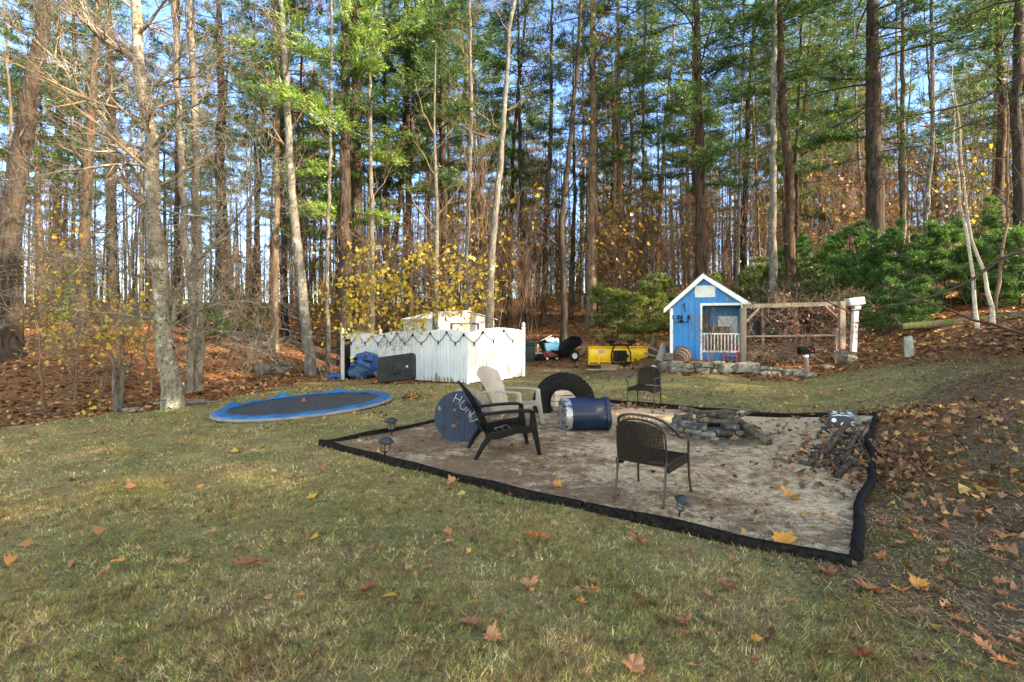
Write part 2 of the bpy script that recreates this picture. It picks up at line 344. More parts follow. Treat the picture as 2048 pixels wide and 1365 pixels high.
# sand of the fire pit corner
def sand_mat():
    m, n, l = newmat('sand'); b = n['Principled BSDF']; g = n.new('ShaderNodeNewGeometry'); p = g.outputs['Position']
    f = noise(n, l, 60, 6, .7, p); pa = noise(n, l, 4.2, 9, .76, p); sp = noise(n, l, 7, 8, .75, p)
    sand = mix(n, l, .55, ramp(n, l, f, [(.38, (.21,.14,.08)), (.58, (.76,.57,.36))]), ramp(n, l, noise(n, l, 16, 6, .75, p), [(.40, (.15,.10,.06)), (.54, (.50,.375,.24)), (.7, (.66,.52,.35))]))
    need = ramp(n, l, noise(n, l, 45, 5, .75, p), [(.3, (.06,.032,.018)), (.7, (.26,.155,.085))])
    sx = n.new('ShaderNodeSeparateXYZ'); l.new(p, sx.inputs[0])
    lean = math_(n, l, 'MULTIPLY', math_(n, l, 'SUBTRACT', 1.6, sx.outputs[0]), .025)
    fac = math_(n, l, 'ADD', math_(n, l, 'ADD', math_(n, l, 'ADD', math_(n, l, 'MULTIPLY', pa, .6), math_(n, l, 'MULTIPLY', noise(n, l, 1.1, 3, .6, p), .5)), math_(n, l, 'MULTIPLY', sp, .38)), lean)
    c = mix(n, l, math_(n, l, 'MULTIPLY', smooth(n, l, fac, .67, .82), .88), sand, need)
    d = n.new('ShaderNodeVectorMath'); d.operation = 'DISTANCE'; l.new(p, d.inputs[0]); d.inputs[1].default_value = (PITC[0], PITC[1]-.1, 0)
    ash = smooth(n, l, math_(n, l, 'ADD', d.outputs['Value'], math_(n, l, 'MULTIPLY', sp, .9)), 1.45, 1.0)
    c = mix(n, l, math_(n, l, 'MULTIPLY', ash, .8), c, (.05,.045,.04))
    l.new(c, b.inputs['Base Color']); b.inputs['Roughness'].default_value = .95; b.inputs['Specular IOR Level'].default_value = .15
    l.new(bump(n, l, math_(n, l, 'ADD', f, math_(n, l, 'MULTIPLY', sp, 2)), .7, .03), b.inputs['Normal']); return m
def bil(u, v):
    a, b, c, d = [np.array(q) for q in SAND]; u = u[..., None]; v = v[..., None]
    return a*(1-u)*(1-v)+b*u*(1-v)+c*u*v+d*(1-u)*v
uu, vv = np.meshgrid(np.linspace(0, 1, 90), np.linspace(0, 1, 90)); q = bil(uu, vv)
sz = GZ(q[..., 0], q[..., 1])+.022+.008*np.sin(q[..., 0]*5+q[..., 1]*3)*np.sin(q[..., 1]*6)
ii = np.arange(8100).reshape(90, 90)
sand = np_obj('sand', np.c_[q.reshape(-1, 2), sz.ravel()], np.stack([ii[:-1, :-1], ii[:-1, 1:], ii[1:, 1:], ii[1:, :-1]], -1).reshape(-1, 4), sand_mat(), smooth=True)
sand['kind'] = 'structure'
SZ = .025
# ------------------------------------------------------------------ grass, litter, needles
def view_samples(n, y0, y1, pw=1.0, m=1.06):
    u = rng.random(n); Y = (y0**pw+(y1**pw-y0**pw)*u)**(1/pw) if pw else y0*(y1/y0)**u
    return (rng.random(n)*2-1)*m*Y, Y
def patch(x, y):
    return .5+.25*np.sin(x*2.3+1.7*np.sin(y*1.9))+.25*np.sin(y*3.1+1.4*np.sin(x*2.7+.5))
def tri_field(x, y, z, L, Wd, lean, az, zr=0.):
    """thin upright triangles"""
    n = len(x); d = np.stack([np.cos(az)*np.sin(lean), np.sin(az)*np.sin(lean), np.cos(lean)], 1)
    a2 = rng.random(n)*2*np.pi; s = np.stack([np.cos(a2), np.sin(a2), np.zeros(n)], 1)*(Wd/2)[:, None]
    b = np.stack([x, y, z], 1); V = np.stack([b-s, b+s, b+d*L[:, None]], 1).reshape(-1, 3)
    return V, np.arange(len(V)).reshape(-1, 3)
def grass_mat():
    m, n, l = newmat('grass_blades'); b = n['Principled BSDF']; g = n.new('ShaderNodeNewGeometry'); p = g.outputs['Position']; r = g.outputs['Random Per Island']
    pn = noise(n, l, 1.0, 5, .62, p); sm = noise(n, l, 3.2, 3, .6, p)
    gr = ramp(n, l, r, [(0, (.06,.10,.012)), (.5, (.15,.20,.03)), (1, (.27,.31,.06))])
    dead = ramp(n, l, r, [(0, (.20,.125,.05)), (.5, (.48,.345,.165)), (1, (.72,.58,.32))])
    brown = ramp(n, l, r, [(0, (.10,.055,.025)), (1, (.36,.21,.105))])
    rr = math_(n, l, 'FRACT', math_(n, l, 'MULTIPLY', r, 57.3))
    f = math_(n, l, 'ADD', math_(n, l, 'MULTIPLY', math_(n, l, 'SUBTRACT', rr, .5), .55), pn)
    f2 = math_(n, l, 'ADD', math_(n, l, 'MULTIPLY', math_(n, l, 'SUBTRACT', rr, .5), .4), sm)
    c = mix(n, l, smooth(n, l, f, .33, .49), gr, dead); c = mix(n, l, smooth(n, l, f2, .43, .58), c, brown)
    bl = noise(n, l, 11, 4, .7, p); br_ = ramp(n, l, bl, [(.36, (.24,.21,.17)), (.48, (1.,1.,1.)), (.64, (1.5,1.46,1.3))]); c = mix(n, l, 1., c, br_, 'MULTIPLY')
    l.new(c, b.inputs['Base Color']); b.inputs['Roughness'].default_value = .9; b.inputs['Specular IOR Level'].default_value = .05
    return m
def lawn_ok(x, y):
    w_, t_ = weights(x, y)
    ok = rng.random(len(x)) < np.clip(w_*1.15, 0, 1)
    c = np.array(SAND).mean(0); big = [tuple(c+(np.array(q)-c)*1.012) for q in SAND]
    ok &= ~poly_in(big, x, y); ok &= (x-TC[0])**2+(y-TC[1])**2 > (TR+.0)**2
    return ok & (rng.random(len(x)) < .55+.45*patch(x, y))
Vs = []
for y0, y1, n_, wd, ln in ((1.9,3.6,170000,.0045,.040), (3.6,6,210000,.006,.036), (6,10,180000,.010,.034), (10,21,190000,.017,.036)):
    x, y = view_samples(n_, y0, y1, 2.0 if y0 < 10 else 1.4); k = lawn_ok(x, y); x, y = x[k], y[k]; n = len(x)
    swirl = 2.5*np.sin(x*.9+1.3*np.sin(y*.7))+2*np.cos(y*1.1)
    ln_ = ln*(.5+rng.random(n))*(.7+.6*patch(x*1.7, y*1.7))
    Vv, _ = tri_field(x, y, GZ(x, y)-.004, ln_, wd*(.6+.8*rng.random(n)), .45+1.0*rng.random(n), swirl+rng.normal(0, 1.7, n)); Vs.append(Vv)
# a few green tufts on bare soil to the right
x, y = view_samples(9000, 2, 9, 2); k = (weights(x, y)[0] < .5) & (x > 2.5) & (patch(x*3, y*3) > .78); x, y = x[k], y[k]
Vv, _ = tri_field(x, y, GZ(x, y), .07*(.5+rng.random(len(x))), np.full(len(x), .006), .3+.7*rng.random(len(x)), rng.random(len(x))*6.3); Vs.append(Vv)
V = np.concatenate(Vs)
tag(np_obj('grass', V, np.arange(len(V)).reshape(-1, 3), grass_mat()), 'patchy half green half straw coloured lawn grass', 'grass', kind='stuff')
def leaf_shape(kind, a=1.):
    if kind == 'maple':
        o = [(-90,.30),(-60,.48),(-35,.62),(-25,.42),(-5,.80),(12,.60),(28,.62),(42,.50),(62,.78),(75,.68),(90,.98),(105,.68),(118,.78),(138,.50),(152,.62),(168,.55),(185,.80),(205,.42),(215,.62),(240,.48)]
        return [(r*math.cos(R(t)), r*math.sin(R(t))) for t, r in o]
    h = [(.05,-1),(.22,-.55),(.12,-.42),(.48,-.15),(.20,-.02),(.62,.32),(.24,.38),(.42,.78),(.16,.72),(0,1.1)]
    return h+[(-x_, y_) for x_, y_ in h[::-1][1:]]
def leaf_mesh(name, kind, mat, s, curl, seed):
    rn = random.Random(seed); o = leaf_shape(kind); vs = [(0, 0, 0)]; fold = rn.uniform(-.3, .5)
    for x_, y_ in o:
        x_ += rn.uniform(-.05, .05); r2 = x_*x_+y_*y_
        vs.append((x_*s, y_*s, s*(curl*(x_*x_)*.9+fold*abs(x_)*.5+rn.uniform(-.10, .12)+curl*.5*max(0, y_)**2*rn.uniform(.3, 1.3)+rn.uniform(-.05, .1))))
    me = bpy.data.meshes.new(name); n = len(o); me.from_pydata(vs, [], [(0, i+1, (i+1) % n+1) for i in range(n)]); me.materials.append(mat); return me
def leaf_field(x, y, z, s, tilt, mat, name, kind='kite'):
    n = len(x); o = np.array([(0,-1.),(.55,-.2),(.75,.35),(.2,.35),(0,1.05),(-.2,.35),(-.75,.35),(-.55,-.2)]) if kind == 'star' else np.array([(0,-1.),(.6,0),(0,1.),(-.6,0)])
    k = len(o); az = rng.random(n)*2*np.pi; nrm = np.stack([rng.normal(0, tilt, n), rng.normal(0, tilt, n), np.ones(n)], 1); nrm /= np.linalg.norm(nrm, axis=1)[:, None]
    t = np.stack([np.cos(az), np.sin(az), np.zeros(n)], 1); t -= nrm*(t*nrm).sum(1)[:, None]; t /= np.linalg.norm(t, axis=1)[:, None]; b = np.cross(nrm, t)
    asp = .7+.6*rng.random(n)
    pos = np.stack([x, y, z], 1)[:, None]+(t[:, None]*o[None, :, :1]*asp[:, None, None]+b[:, None]*o[None, :, 1:])*s[:, None, None]
    lift = (abs(o[:, 0])**2)[None, :, None]*rng.normal(.5, .6, n)[:, None, None]*s[:, None, None]; pos += nrm[:, None]*lift
    return pos.reshape(-1, 3), np.arange(n*k).reshape(n, k)
def add_litter(name, label, n_, y0, y1, pw, cond, s, tilt, mat, kind='kite', lift=.012):
    x, y = view_samples(n_, y0, y1, pw); k = cond(x, y); x, y = x[k], y[k]
    V, Fc = leaf_field(x, y, GZ(x, y)+lift, s*(.55+.8*rng.random(len(x))), tilt, mat, name, kind)
    tag(np_obj(name, V, Fc, mat), label, 'leaf litter', kind='stuff')
def c_forest(x, y):
    L_, T_ = weights(x, y); return (T_ > .93) & ((x-6.7)**2/5+(y-18.5)**2/3 > 1)
def c_edge(x, y):
    L_, T_ = weights(x, y); return (rng.random(len(x)) < T_*(.25+.75*patch(x*2, y*2))) & (T_ < .95)
add_litter('leaf_litter', 'deep rust brown leaf litter over the forest floor', 60000, 9, 55, .9, c_forest, .085, .45, LITTER)
add_litter('bank_leaf_litter', 'drifted brown leaves on the bank at the right of the sand', 17000, 2.2, 17, 1.3, c_edge, .045, .5, LITTER, 'star')
def c_lawn(x, y):
    L_, T_ = weights(x, y); return (L_ > .45) & (rng.random(len(x)) < .25+.75*(y > 9.5)) & ~poly_in(SAND, x, y)
add_litter('scattered_leaves', 'scattered small rust and yellow leaves on the far lawn', 900, 3, 18, 1.2, c_lawn, .055, .5, leafmat('mixed_leaves', [(0, (.20,.08,.03)), (.6, (.36,.16,.05)), (.93, (.50,.28,.05)), (1, (.58,.38,.05))], .2), 'star', .03)
def c_sandl(x, y): return poly_in(SAND, x, y) & (rng.random(len(x)) < .3)
add_litter('sand_leaves', 'small brown leaf scraps lying on the sand', 2200, 3.6, 11.4, 1, c_sandl, .035, .5, LITTER, 'star', .035)
# drift of leaves round the branch pile and along the black tube
x = []; y = []
for cx, cy, sx_, sy_, k in ((3.9,5.9,.42,.55,330), (4.6,6.3,.35,.9,260), (5.9,8.1,.5,.4,260), (4.0,4.6,.3,.6,90), (6.0,6.8,.8,.9,220), (-2.35,11.9,.12,.3,70),(2.95,10.3,.5,.12,50),(2.6,10.35,.25,.1,30)):
    x.append(rng.normal(cx, sx_, k)); y.append(rng.normal(cy, sy_, k))
x = np.concatenate(x); y = np.concatenate(y)
V, Fc = leaf_field(x, y, GZ(x, y)+.03+.05*rng.random(len(x)), .055*(.6+.7*rng.random(len(x))), .6, LITTER, 'd', 'star')
tag(np_obj('drifted_leaves', V, Fc, LITTER), 'heap of rust brown leaves round the branch pile and tube', 'leaf litter', kind='stuff')
# pine needles: fine brown slivers
x, y = view_samples(110000, 2.5, 13, 1.4); L_, T_ = weights(x, y); sd = poly_in(SAND, x, y)
pn = .5+.5*np.sin(x*1.9+1.5*np.sin(y*1.4+.4))*np.sin(y*2.3+1.1*np.sin(x*1.3))
k = (sd & (rng.random(len(x)) < np.clip(.12+.9*(pn-.35)+.08*(1.2-x), 0.10, .8)) & ((x-PITC[0])**2+(y-PITC[1])**2 > .5)) | ((~sd) & ((L_ < .45) | (rng.random(len(x)) < .12))); x, y = x[k], y[k]; n = len(x)
az = rng.random(n)*6.28; Lr = .05*(.6+rng.random(n)); z = GZ(x, y)+np.where(poly_in(SAND, x, y), .034, .012)
d = np.stack([np.cos(az), np.sin(az), rng.normal(0, .18, n)], 1)*Lr[:, None]; s = np.stack([-np.sin(az), np.cos(az), np.zeros(n)], 1)*(.0026+.0008*y)[:, None]
b = np.stack([x, y, z], 1); V = np.stack([b-s, b+s, b+d], 1).reshape(-1, 3)
tag(np_obj('pine_needle_litter', V, np.arange(len(V)).reshape(-1, 3), leafmat('fallen_needles', [(0, (.07,.04,.025)), (.6, (.22,.13,.07)), (1, (.36,.24,.13))], .1)), 'brown pine needles strewn on the sand and bare soil', 'pine needles', kind='stuff')
# ------------------------------------------------------------------ larger leaves one can point at
_lm = {}
LM = {'brown': LEAF_BROWN, 'tan': LEAF_TAN, 'gold': LEAF_GOLD, 'orange': LEAF_ORANGE}
def leaf(px, py, wpx, kind, col, label=None, curl=None, group='large fallen leaves'):
    p = G(px, py); k = (kind, col, round(curl or 0, 1), (px*7+py) % 3)
    if k not in _lm: _lm[k] = leaf_mesh('fallen_leaf', kind, LM[col], 1., curl if curl is not None else .55, hash(k[3]) % 97)
    o = bpy.data.objects.new('fallen_leaf', _lm[k]); C.objects.link(o); r = random.Random(px*13+py)
    s = wpx/F*p.y/1.5; ins = poly_in(SAND, [p.x], [p.y])[0]
    o.location = (p.x, p.y, p.z+(.04 if ins else .034)); o.scale = (s, s, s); o.rotation_euler = (r.uniform(-.28, .28), r.uniform(-.3, .3), r.uniform(0, 6.3))
    tag(o, label or 'fallen autumn leaf on the grass', 'leaf', group)
for a in ((1058,1178,40,'maple','tan','pale tan maple leaf lying flat on the front lawn below the wicker chair'),
 (940,1258,42,'oak','brown','dark brown oak leaf of the pair touching in the front lawn'),
 (980,1284,44,'maple','tan','paler lobed leaf of the pair touching in the front lawn'),
 (942,1216,26,'maple','gold','small yellow leaf on grass just above the pair of brown leaves'),
 (1160,1216,26,'maple','gold','golden leaf beside a curled brown leaf on the centre lawn'),
 (1182,1190,34,'oak','orange','upright curled orange leaf next to the golden one'),
 (1265,1345,56,'maple','tan','curled tan leaf at the bottom edge of the lawn, below the wicker chair'),
 (1725,1325,70,'oak','brown','large brown oak leaf on the lawn near the lower right'),
 (1565,1098,56,'maple','gold','big golden maple leaf draped over the black front edging'),
 (1578,1002,46,'maple','gold','yellow leaf lying on the sand right of the near wicker chair'),
 (1835,1182,40,'maple','gold','orange yellow leaf standing in grass below the end of the black tube'),
 (1745,1192,56,'oak','brown','long brown oak leaf with lobed edge below the black tube end'),
 (1655,1153,44,'maple','brown','brown maple leaf on grass just below the corner of the edging'),
 (1455,1185,44,'oak','brown','upright torn brown leaf on the lawn below the front edging'),
 (1371,1252,36,'maple','brown','dark brown curled leaf on the lower right lawn'),
 (735,1188,46,'oak','brown','brown oak leaf alone on the centre left lawn'),
 (500,1138,54,'oak','brown','red brown curled oak leaf on the left lawn'),
 (908,970,30,'maple','tan','tan maple leaf just outside the edging by the black chair'),
 (785,968,24,'maple','brown','small russet leaf on grass left of the black chair'),
 (1110,978,30,'maple','gold','yellow leaf on the sand just inside the front edging'),
 (1278,1094,42,'maple','brown','deep brown leaf on grass in front of the near wicker chair'),
 (1075,1084,48,'oak','orange','ragged orange leaf on grass below the front edging'),
 (1825,878,26,'maple','gold','bright yellow leaf on the leafy bank beside the tube'),
 (1110,858,24,'oak','brown',None),(1045,1115,30,'maple','tan',None)):
    if a[5] is None: continue
    leaf(*a)
rl = random.Random(3)
for i in range(46):
    while True:
        px, py = rl.uniform(20, 1750), rl.uniform(930, 1350); p = G(px, py)
        if not poly_in(SAND, [p.x], [p.y])[0]: break
    if px < 650 and rl.random() < .5: continue
    leaf(int(px), int(py), rl.uniform(12, 26), rl.choice(['maple', 'oak']), rl.choice(['brown', 'brown', 'tan', 'orange', 'tan', 'brown', 'gold']), 'small fallen autumn leaf half sunk in the front lawn', None, 'small leaves strewn over the front lawn')
for i in range(60):
    u, v = rl.random(), rl.random(); q_ = bil(np.array(u), np.array(v)); py = HZ+(EYE-.02)*F/q_[1]; px = 1024+q_[0]/q_[1]*F
    leaf(int(px), int(py), rl.uniform(.05, .10)*F/q_[1], rl.choice(['maple', 'oak']), rl.choice(['brown', 'orange', 'tan', 'brown', 'gold']), 'small dry leaf lying on the sand of the fire pit corner', None, 'small leaves on the sand')
for i in range(70):
    px, py = rl.uniform(1740, 2046), rl.uniform(860, 1345)
    if px < 1900 and py > 1200: continue
    leaf(int(px), int(py), rl.uniform(.06, .11)*F/G(px, py).y, rl.choice(['maple', 'oak']), rl.choice(['brown', 'brown', 'orange', 'tan', 'gold']), 'brown autumn leaf on the bare soil right of the black tube', None, 'leaves on the bare soil at the right')
# ------------------------------------------------------------------ trees
def segmesh(S, n=4):
    """S: rows p0 p1 r0 r1 -> open tapered sticks"""
    S = np.array(S, float); P0, P1, r0, r1 = S[:, :3], S[:, 3:6], S[:, 6], S[:, 7]
    d = P1-P0; d /= np.linalg.norm(d, axis=1)[:, None]+1e-9
    ref = np.where(abs(d[:, 2:3]) > .9, np.array([[1., 0, 0]]), np.array([[0, 0, 1.]])); u = np.cross(d, ref); u /= np.linalg.norm(u, axis=1)[:, None]; v = np.cross(d, u)
    a = np.arange(n)*2*np.pi/n; ring = u[:, None]*np.cos(a)[None, :, None]+v[:, None]*np.sin(a)[None, :, None]
    A = P0[:, None]+ring*r0[:, None, None]; B = P1[:, None]+ring*r1[:, None, None]
    V = np.concatenate([A, B], 1).reshape(-1, 3); m = len(S); o = (np.arange(m)*2*n)[:, None]
    j = np.arange(n); f = np.stack([j, (j+1) % n, (j+1) % n+n, j+n], 1)
    return V, (o[:, :, None]+f[None]).reshape(-1, 4)
def tufts(Cn, Ax, K, ln, wd, seed, spread=.9):
    rg = np.random.default_rng(seed); Cn = np.array(Cn, float); Ax = np.array(Ax, float); N = len(Cn)
    d = Ax[:, None]*.7+rg.normal(0, spread*.5, (N, K, 3)); d /= np.linalg.norm(d, axis=2)[..., None]+1e-9
    c = Cn[:, None]+rg.normal(0, ln*.35, (N, K, 3)); L = ln*(.6+.8*rg.random((N, K, 1)))
    s = np.cross(d, rg.normal(0, 1, (N, K, 3))); s /= np.linalg.norm(s, axis=2)[..., None]+1e-9; s = s*wd*.5
    V = np.stack([c-s, c+s, c+d*L], 2).reshape(-1, 3); return V, np.arange(len(V)).reshape(-1, 3)
def leafcloud(Cn, s, mat, name, parent, seed, jit=.12, K=3):
    rg = np.random.default_rng(seed); Cn = np.repeat(np.array(Cn, float), K, 0); n = len(Cn); Cn = Cn+rg.normal(0, jit, (n, 3))
    a = rg.normal(0, 1, (n, 3)); a /= np.linalg.norm(a, axis=1)[:, None]; b = np.cross(a, rg.normal(0, 1, (n, 3))); b /= np.linalg.norm(b, axis=1)[:, None]
    sz_ = (s*(.5+.9*rg.random(n)))[:, None, None]; o = np.array([(0,-1),(.55,-.2),(.75,.35),(.2,.35),(0,1.05),(-.2,.35),(-.75,.35),(-.55,-.2)])
    V = (Cn[:, None]+(a[:, None]*o[None, :, :1]+b[:, None]*o[None, :, 1:])*sz_).reshape(-1, 3)
    return np_obj(name, V, np.arange(n*8).reshape(n, 8), mat, parent)
def grow(S, T, p, d, L, r, lev, rn, wob=.25, up=.12, nst=4, kids=2, ratio=.6, ang=.8, rmin=.003):
    st = L/nst; p = Vector(p); d = Vector(d).normalized()
    for i in range(nst):
        d = (d+Vector((rn.gauss(0, wob), rn.gauss(0, wob), rn.gauss(0, wob)+up))).normalized()
        q = p+d*st; r1 = max(rmin, r*(1-.75*(i+1)/nst)); r0 = max(rmin, r*(1-.75*i/nst))
        S.append((*p, *q, r0, r1)); p = q
        if lev > 0:
            for k in range(kids if i else kids-1):
                a = d.orthogonal().normalized(); a.rotate(Matrix.Rotation(rn.uniform(0, 6.28), 3, d))
                dd = (d*math.cos(ang)+a*math.sin(ang))
                grow(S, T, q, dd, L*ratio*rn.uniform(.6, 1.15), r1*.62, lev-1, rn, wob, up, max(2, nst-1), kids, ratio, ang, rmin)
        elif i == nst-1: T.append(tuple(q))
class Path:
    """centre line and radius of a trunk, from points already in world space (relative to the base)"""
    def __init__(s, pts, r0, r1): s.p = [Vector(p) for p in pts]; s.r0 = r0; s.r1 = r1
    def at(s, z):
        p = s.p
        for i in range(len(p)-1):
            if z <= p[i+1].z or i == len(p)-2:
                t = (z-p[i].z)/max(1e-6, p[i+1].z-p[i].z); return p[i].lerp(p[i+1], min(t, 1.))
    def rad(s, z): H = s.p[-1].z; return s.r0+(s.r1-s.r0)*min(1, max(0, z/H))
    def mesh(s, name, mat, parent, seed=0, n=12, flare=1.35, knots=0):
        rn = random.Random(seed); m = MB(); H = s.p[-1].z; k = max(10, int(H/.45)); pts = []; rs = []
        for i in range(k+1):
            z = H*i/k; c = s.at(z); sp = .02 if i else 0
            pts.append(c+Vector((rn.gauss(0, sp), rn.gauss(0, sp), 0))); f = 1+(flare-1)*math.exp(-z/.35)
            rs.append(s.rad(z)*f*(1+rn.gauss(0, .025)))
        pts[0].z -= .25; m.tube(pts, rs, n, True); o = m.build(name, mat, parent, smooth=True)
        return o
def pine_branches(path, z0, z1, Lfun, step, rn, S, Cn, Ax, dens=1., droop=-.05, tw=9, taz=None):
    z = z0
    while z < z1:
        for k in range(rn.choice([2, 3, 3, 4])):
            az = rn.uniform(0, 6.28) if taz is None or rn.random() < .5 else rn.gauss(taz, .7)
            L = Lfun(z)*rn.uniform(.6, 1.2); p = path.at(z+rn.uniform(-.2, .2)).copy(); d = Vector((math.cos(az), math.sin(az), rn.uniform(-.05, .3)))
            r = max(.012, L*.011); n = 5
            for i in range(n):
                d = (d+Vector((rn.gauss(0, .1), rn.gauss(0, .1), droop*rn.uniform(.2, 1.6)+(.07 if i > 2 else 0)))).normalized(); q = p+d*L/n
                S.append((*p, *q, r*(1-i/n*.8), r*(1-(i+1)/n*.8)))
                if i >= 1:
                    for j in range(max(1, int(tw*dens*(.5+rn.random())/n*2.4))):
                        sd = rn.choice([-1, 1]); a = Vector((-d.y, d.x, 0))*sd; t = (d*rn.uniform(.4, 1)+a*rn.uniform(.3, 1)+Vector((0, 0, rn.uniform(-.1, .35)))).normalized()
                        l2 = L*.24*rn.uniform(.5, 1.2); s0 = p.lerp(q, rn.random()); e = s0+t*l2; S.append((*s0, *e, .006, .003))
                        for f in (.45, .7, 1.): Cn.append(tuple(s0.lerp(e, f))); Ax.append(tuple((t+Vector((0, 0, .35))).normalized()))
                p = q
            Cn.append(tuple(p)); Ax.append(tuple(d))
        z += step*rn.uniform(.7, 1.3)
def dead_branches(path, z0, z1, n, L, rn, S, lev=1, up=-.02):
    T = []
    for i in range(n):
        z = rn.uniform(z0, z1); az = rn.uniform(0, 6.28); p = path.at(z)
        grow(S, T, p, (math.cos(az), math.sin(az), rn.uniform(-.1, .35)), L*rn.uniform(.3, 1.1), .014, lev, rn, .16, up, 3, 2, .5, .7, .004)
def make_tree(kind, Y, pts, wpx, label, bark, seed, H=21, crown=None, needle=None, limbs=None, cat='tree', wtop=None, name=None, group=None, leaves=None, Lb=2.6, dead=18, dens=1., nlen=.18, twig=None, K=9):
    rn = random.Random(seed); (bx, by) = pts[0]; X = (bx-1024)/F*Y; z0 = gzt(X, Y); o0 = Vector((X, Y, z0))
    t = thing(name or {'pine': 'pine_tree', 'hard': 'bare_tree', 'birch': 'birch_tree', 'sap': 'sapling'}[kind], label, cat, o0, group=group)
    w_ = [Vector((0, 0, 0))]
    for a, b in pts[1:]:
        q = P(a, b, Y)-o0; q.y += rn.uniform(-.15, .15)
        if q.z > w_[-1].z+.2: w_.append(q)
    d = (w_[-1]-w_[-2]).normalized() if len(w_) > 1 else Vector((0, 0, 1)); d = (d+Vector((0, 0, .6))).normalized()
    if w_[-1].z < H:
        k = (H-w_[-1].z)/d.z; w_.append(w_[-1]+d*k)
    r0 = wpx/2/F*Y; path = Path(w_, r0, max(.03, r0*.22) if wtop is None else wtop/2/F*Y)
    path.mesh('trunk', bark, t, seed, 12 if wpx > 14 else 8, 1.3)
    S = []; T = []; Cn = []; Ax = []
    if kind == 'pine':
        dead_branches(path, 2.0, crown+2, dead, Lb*.75, rn, S)
        pine_branches(path, crown, H, lambda z: Lb*(.55+.6*math.sin(min(1, (z-crown)/(H-crown))*2.6+.25)), .75, rn, S, Cn, Ax, dens)
        V, Fc = segmesh(S, 4); cw = np_obj('crown', V, Fc, twig or TWIG_DARK, t)
        V, Fc = tufts(Cn, Ax, K, nlen, nlen*.19, seed); np_obj('needles', V, Fc, needle or NEEDLE, cw)
    else:
        z1, n, L, lev = limbs
        for i in range(n):
            z = z1+(path.p[-1].z-z1)*(i/n)**1.05+rn.uniform(-.3, .3); az = rn.uniform(0, 6.28); z = max(.8, z)
            grow(S, T, path.at(z), (math.cos(az), math.sin(az), rn.uniform(.3, 1.1)), L*(1-.45*i/n)*rn.uniform(.6, 1.2), max(.01, path.rad(z)*.38), lev, rn, .17, .07, 4, 2, .55, .7, .0035 if Y < 14 else .005)
        V, Fc = segmesh(S, 3); cw = np_obj('crown', V, Fc, twig or TWIG, t)
        if leaves: leafcloud(rn.sample(T, min(len(T), leaves[0])), leaves[1], leaves[2], 'leaves', cw, seed, .12, leaves[3] if len(leaves) > 3 else 3)
    return t, path
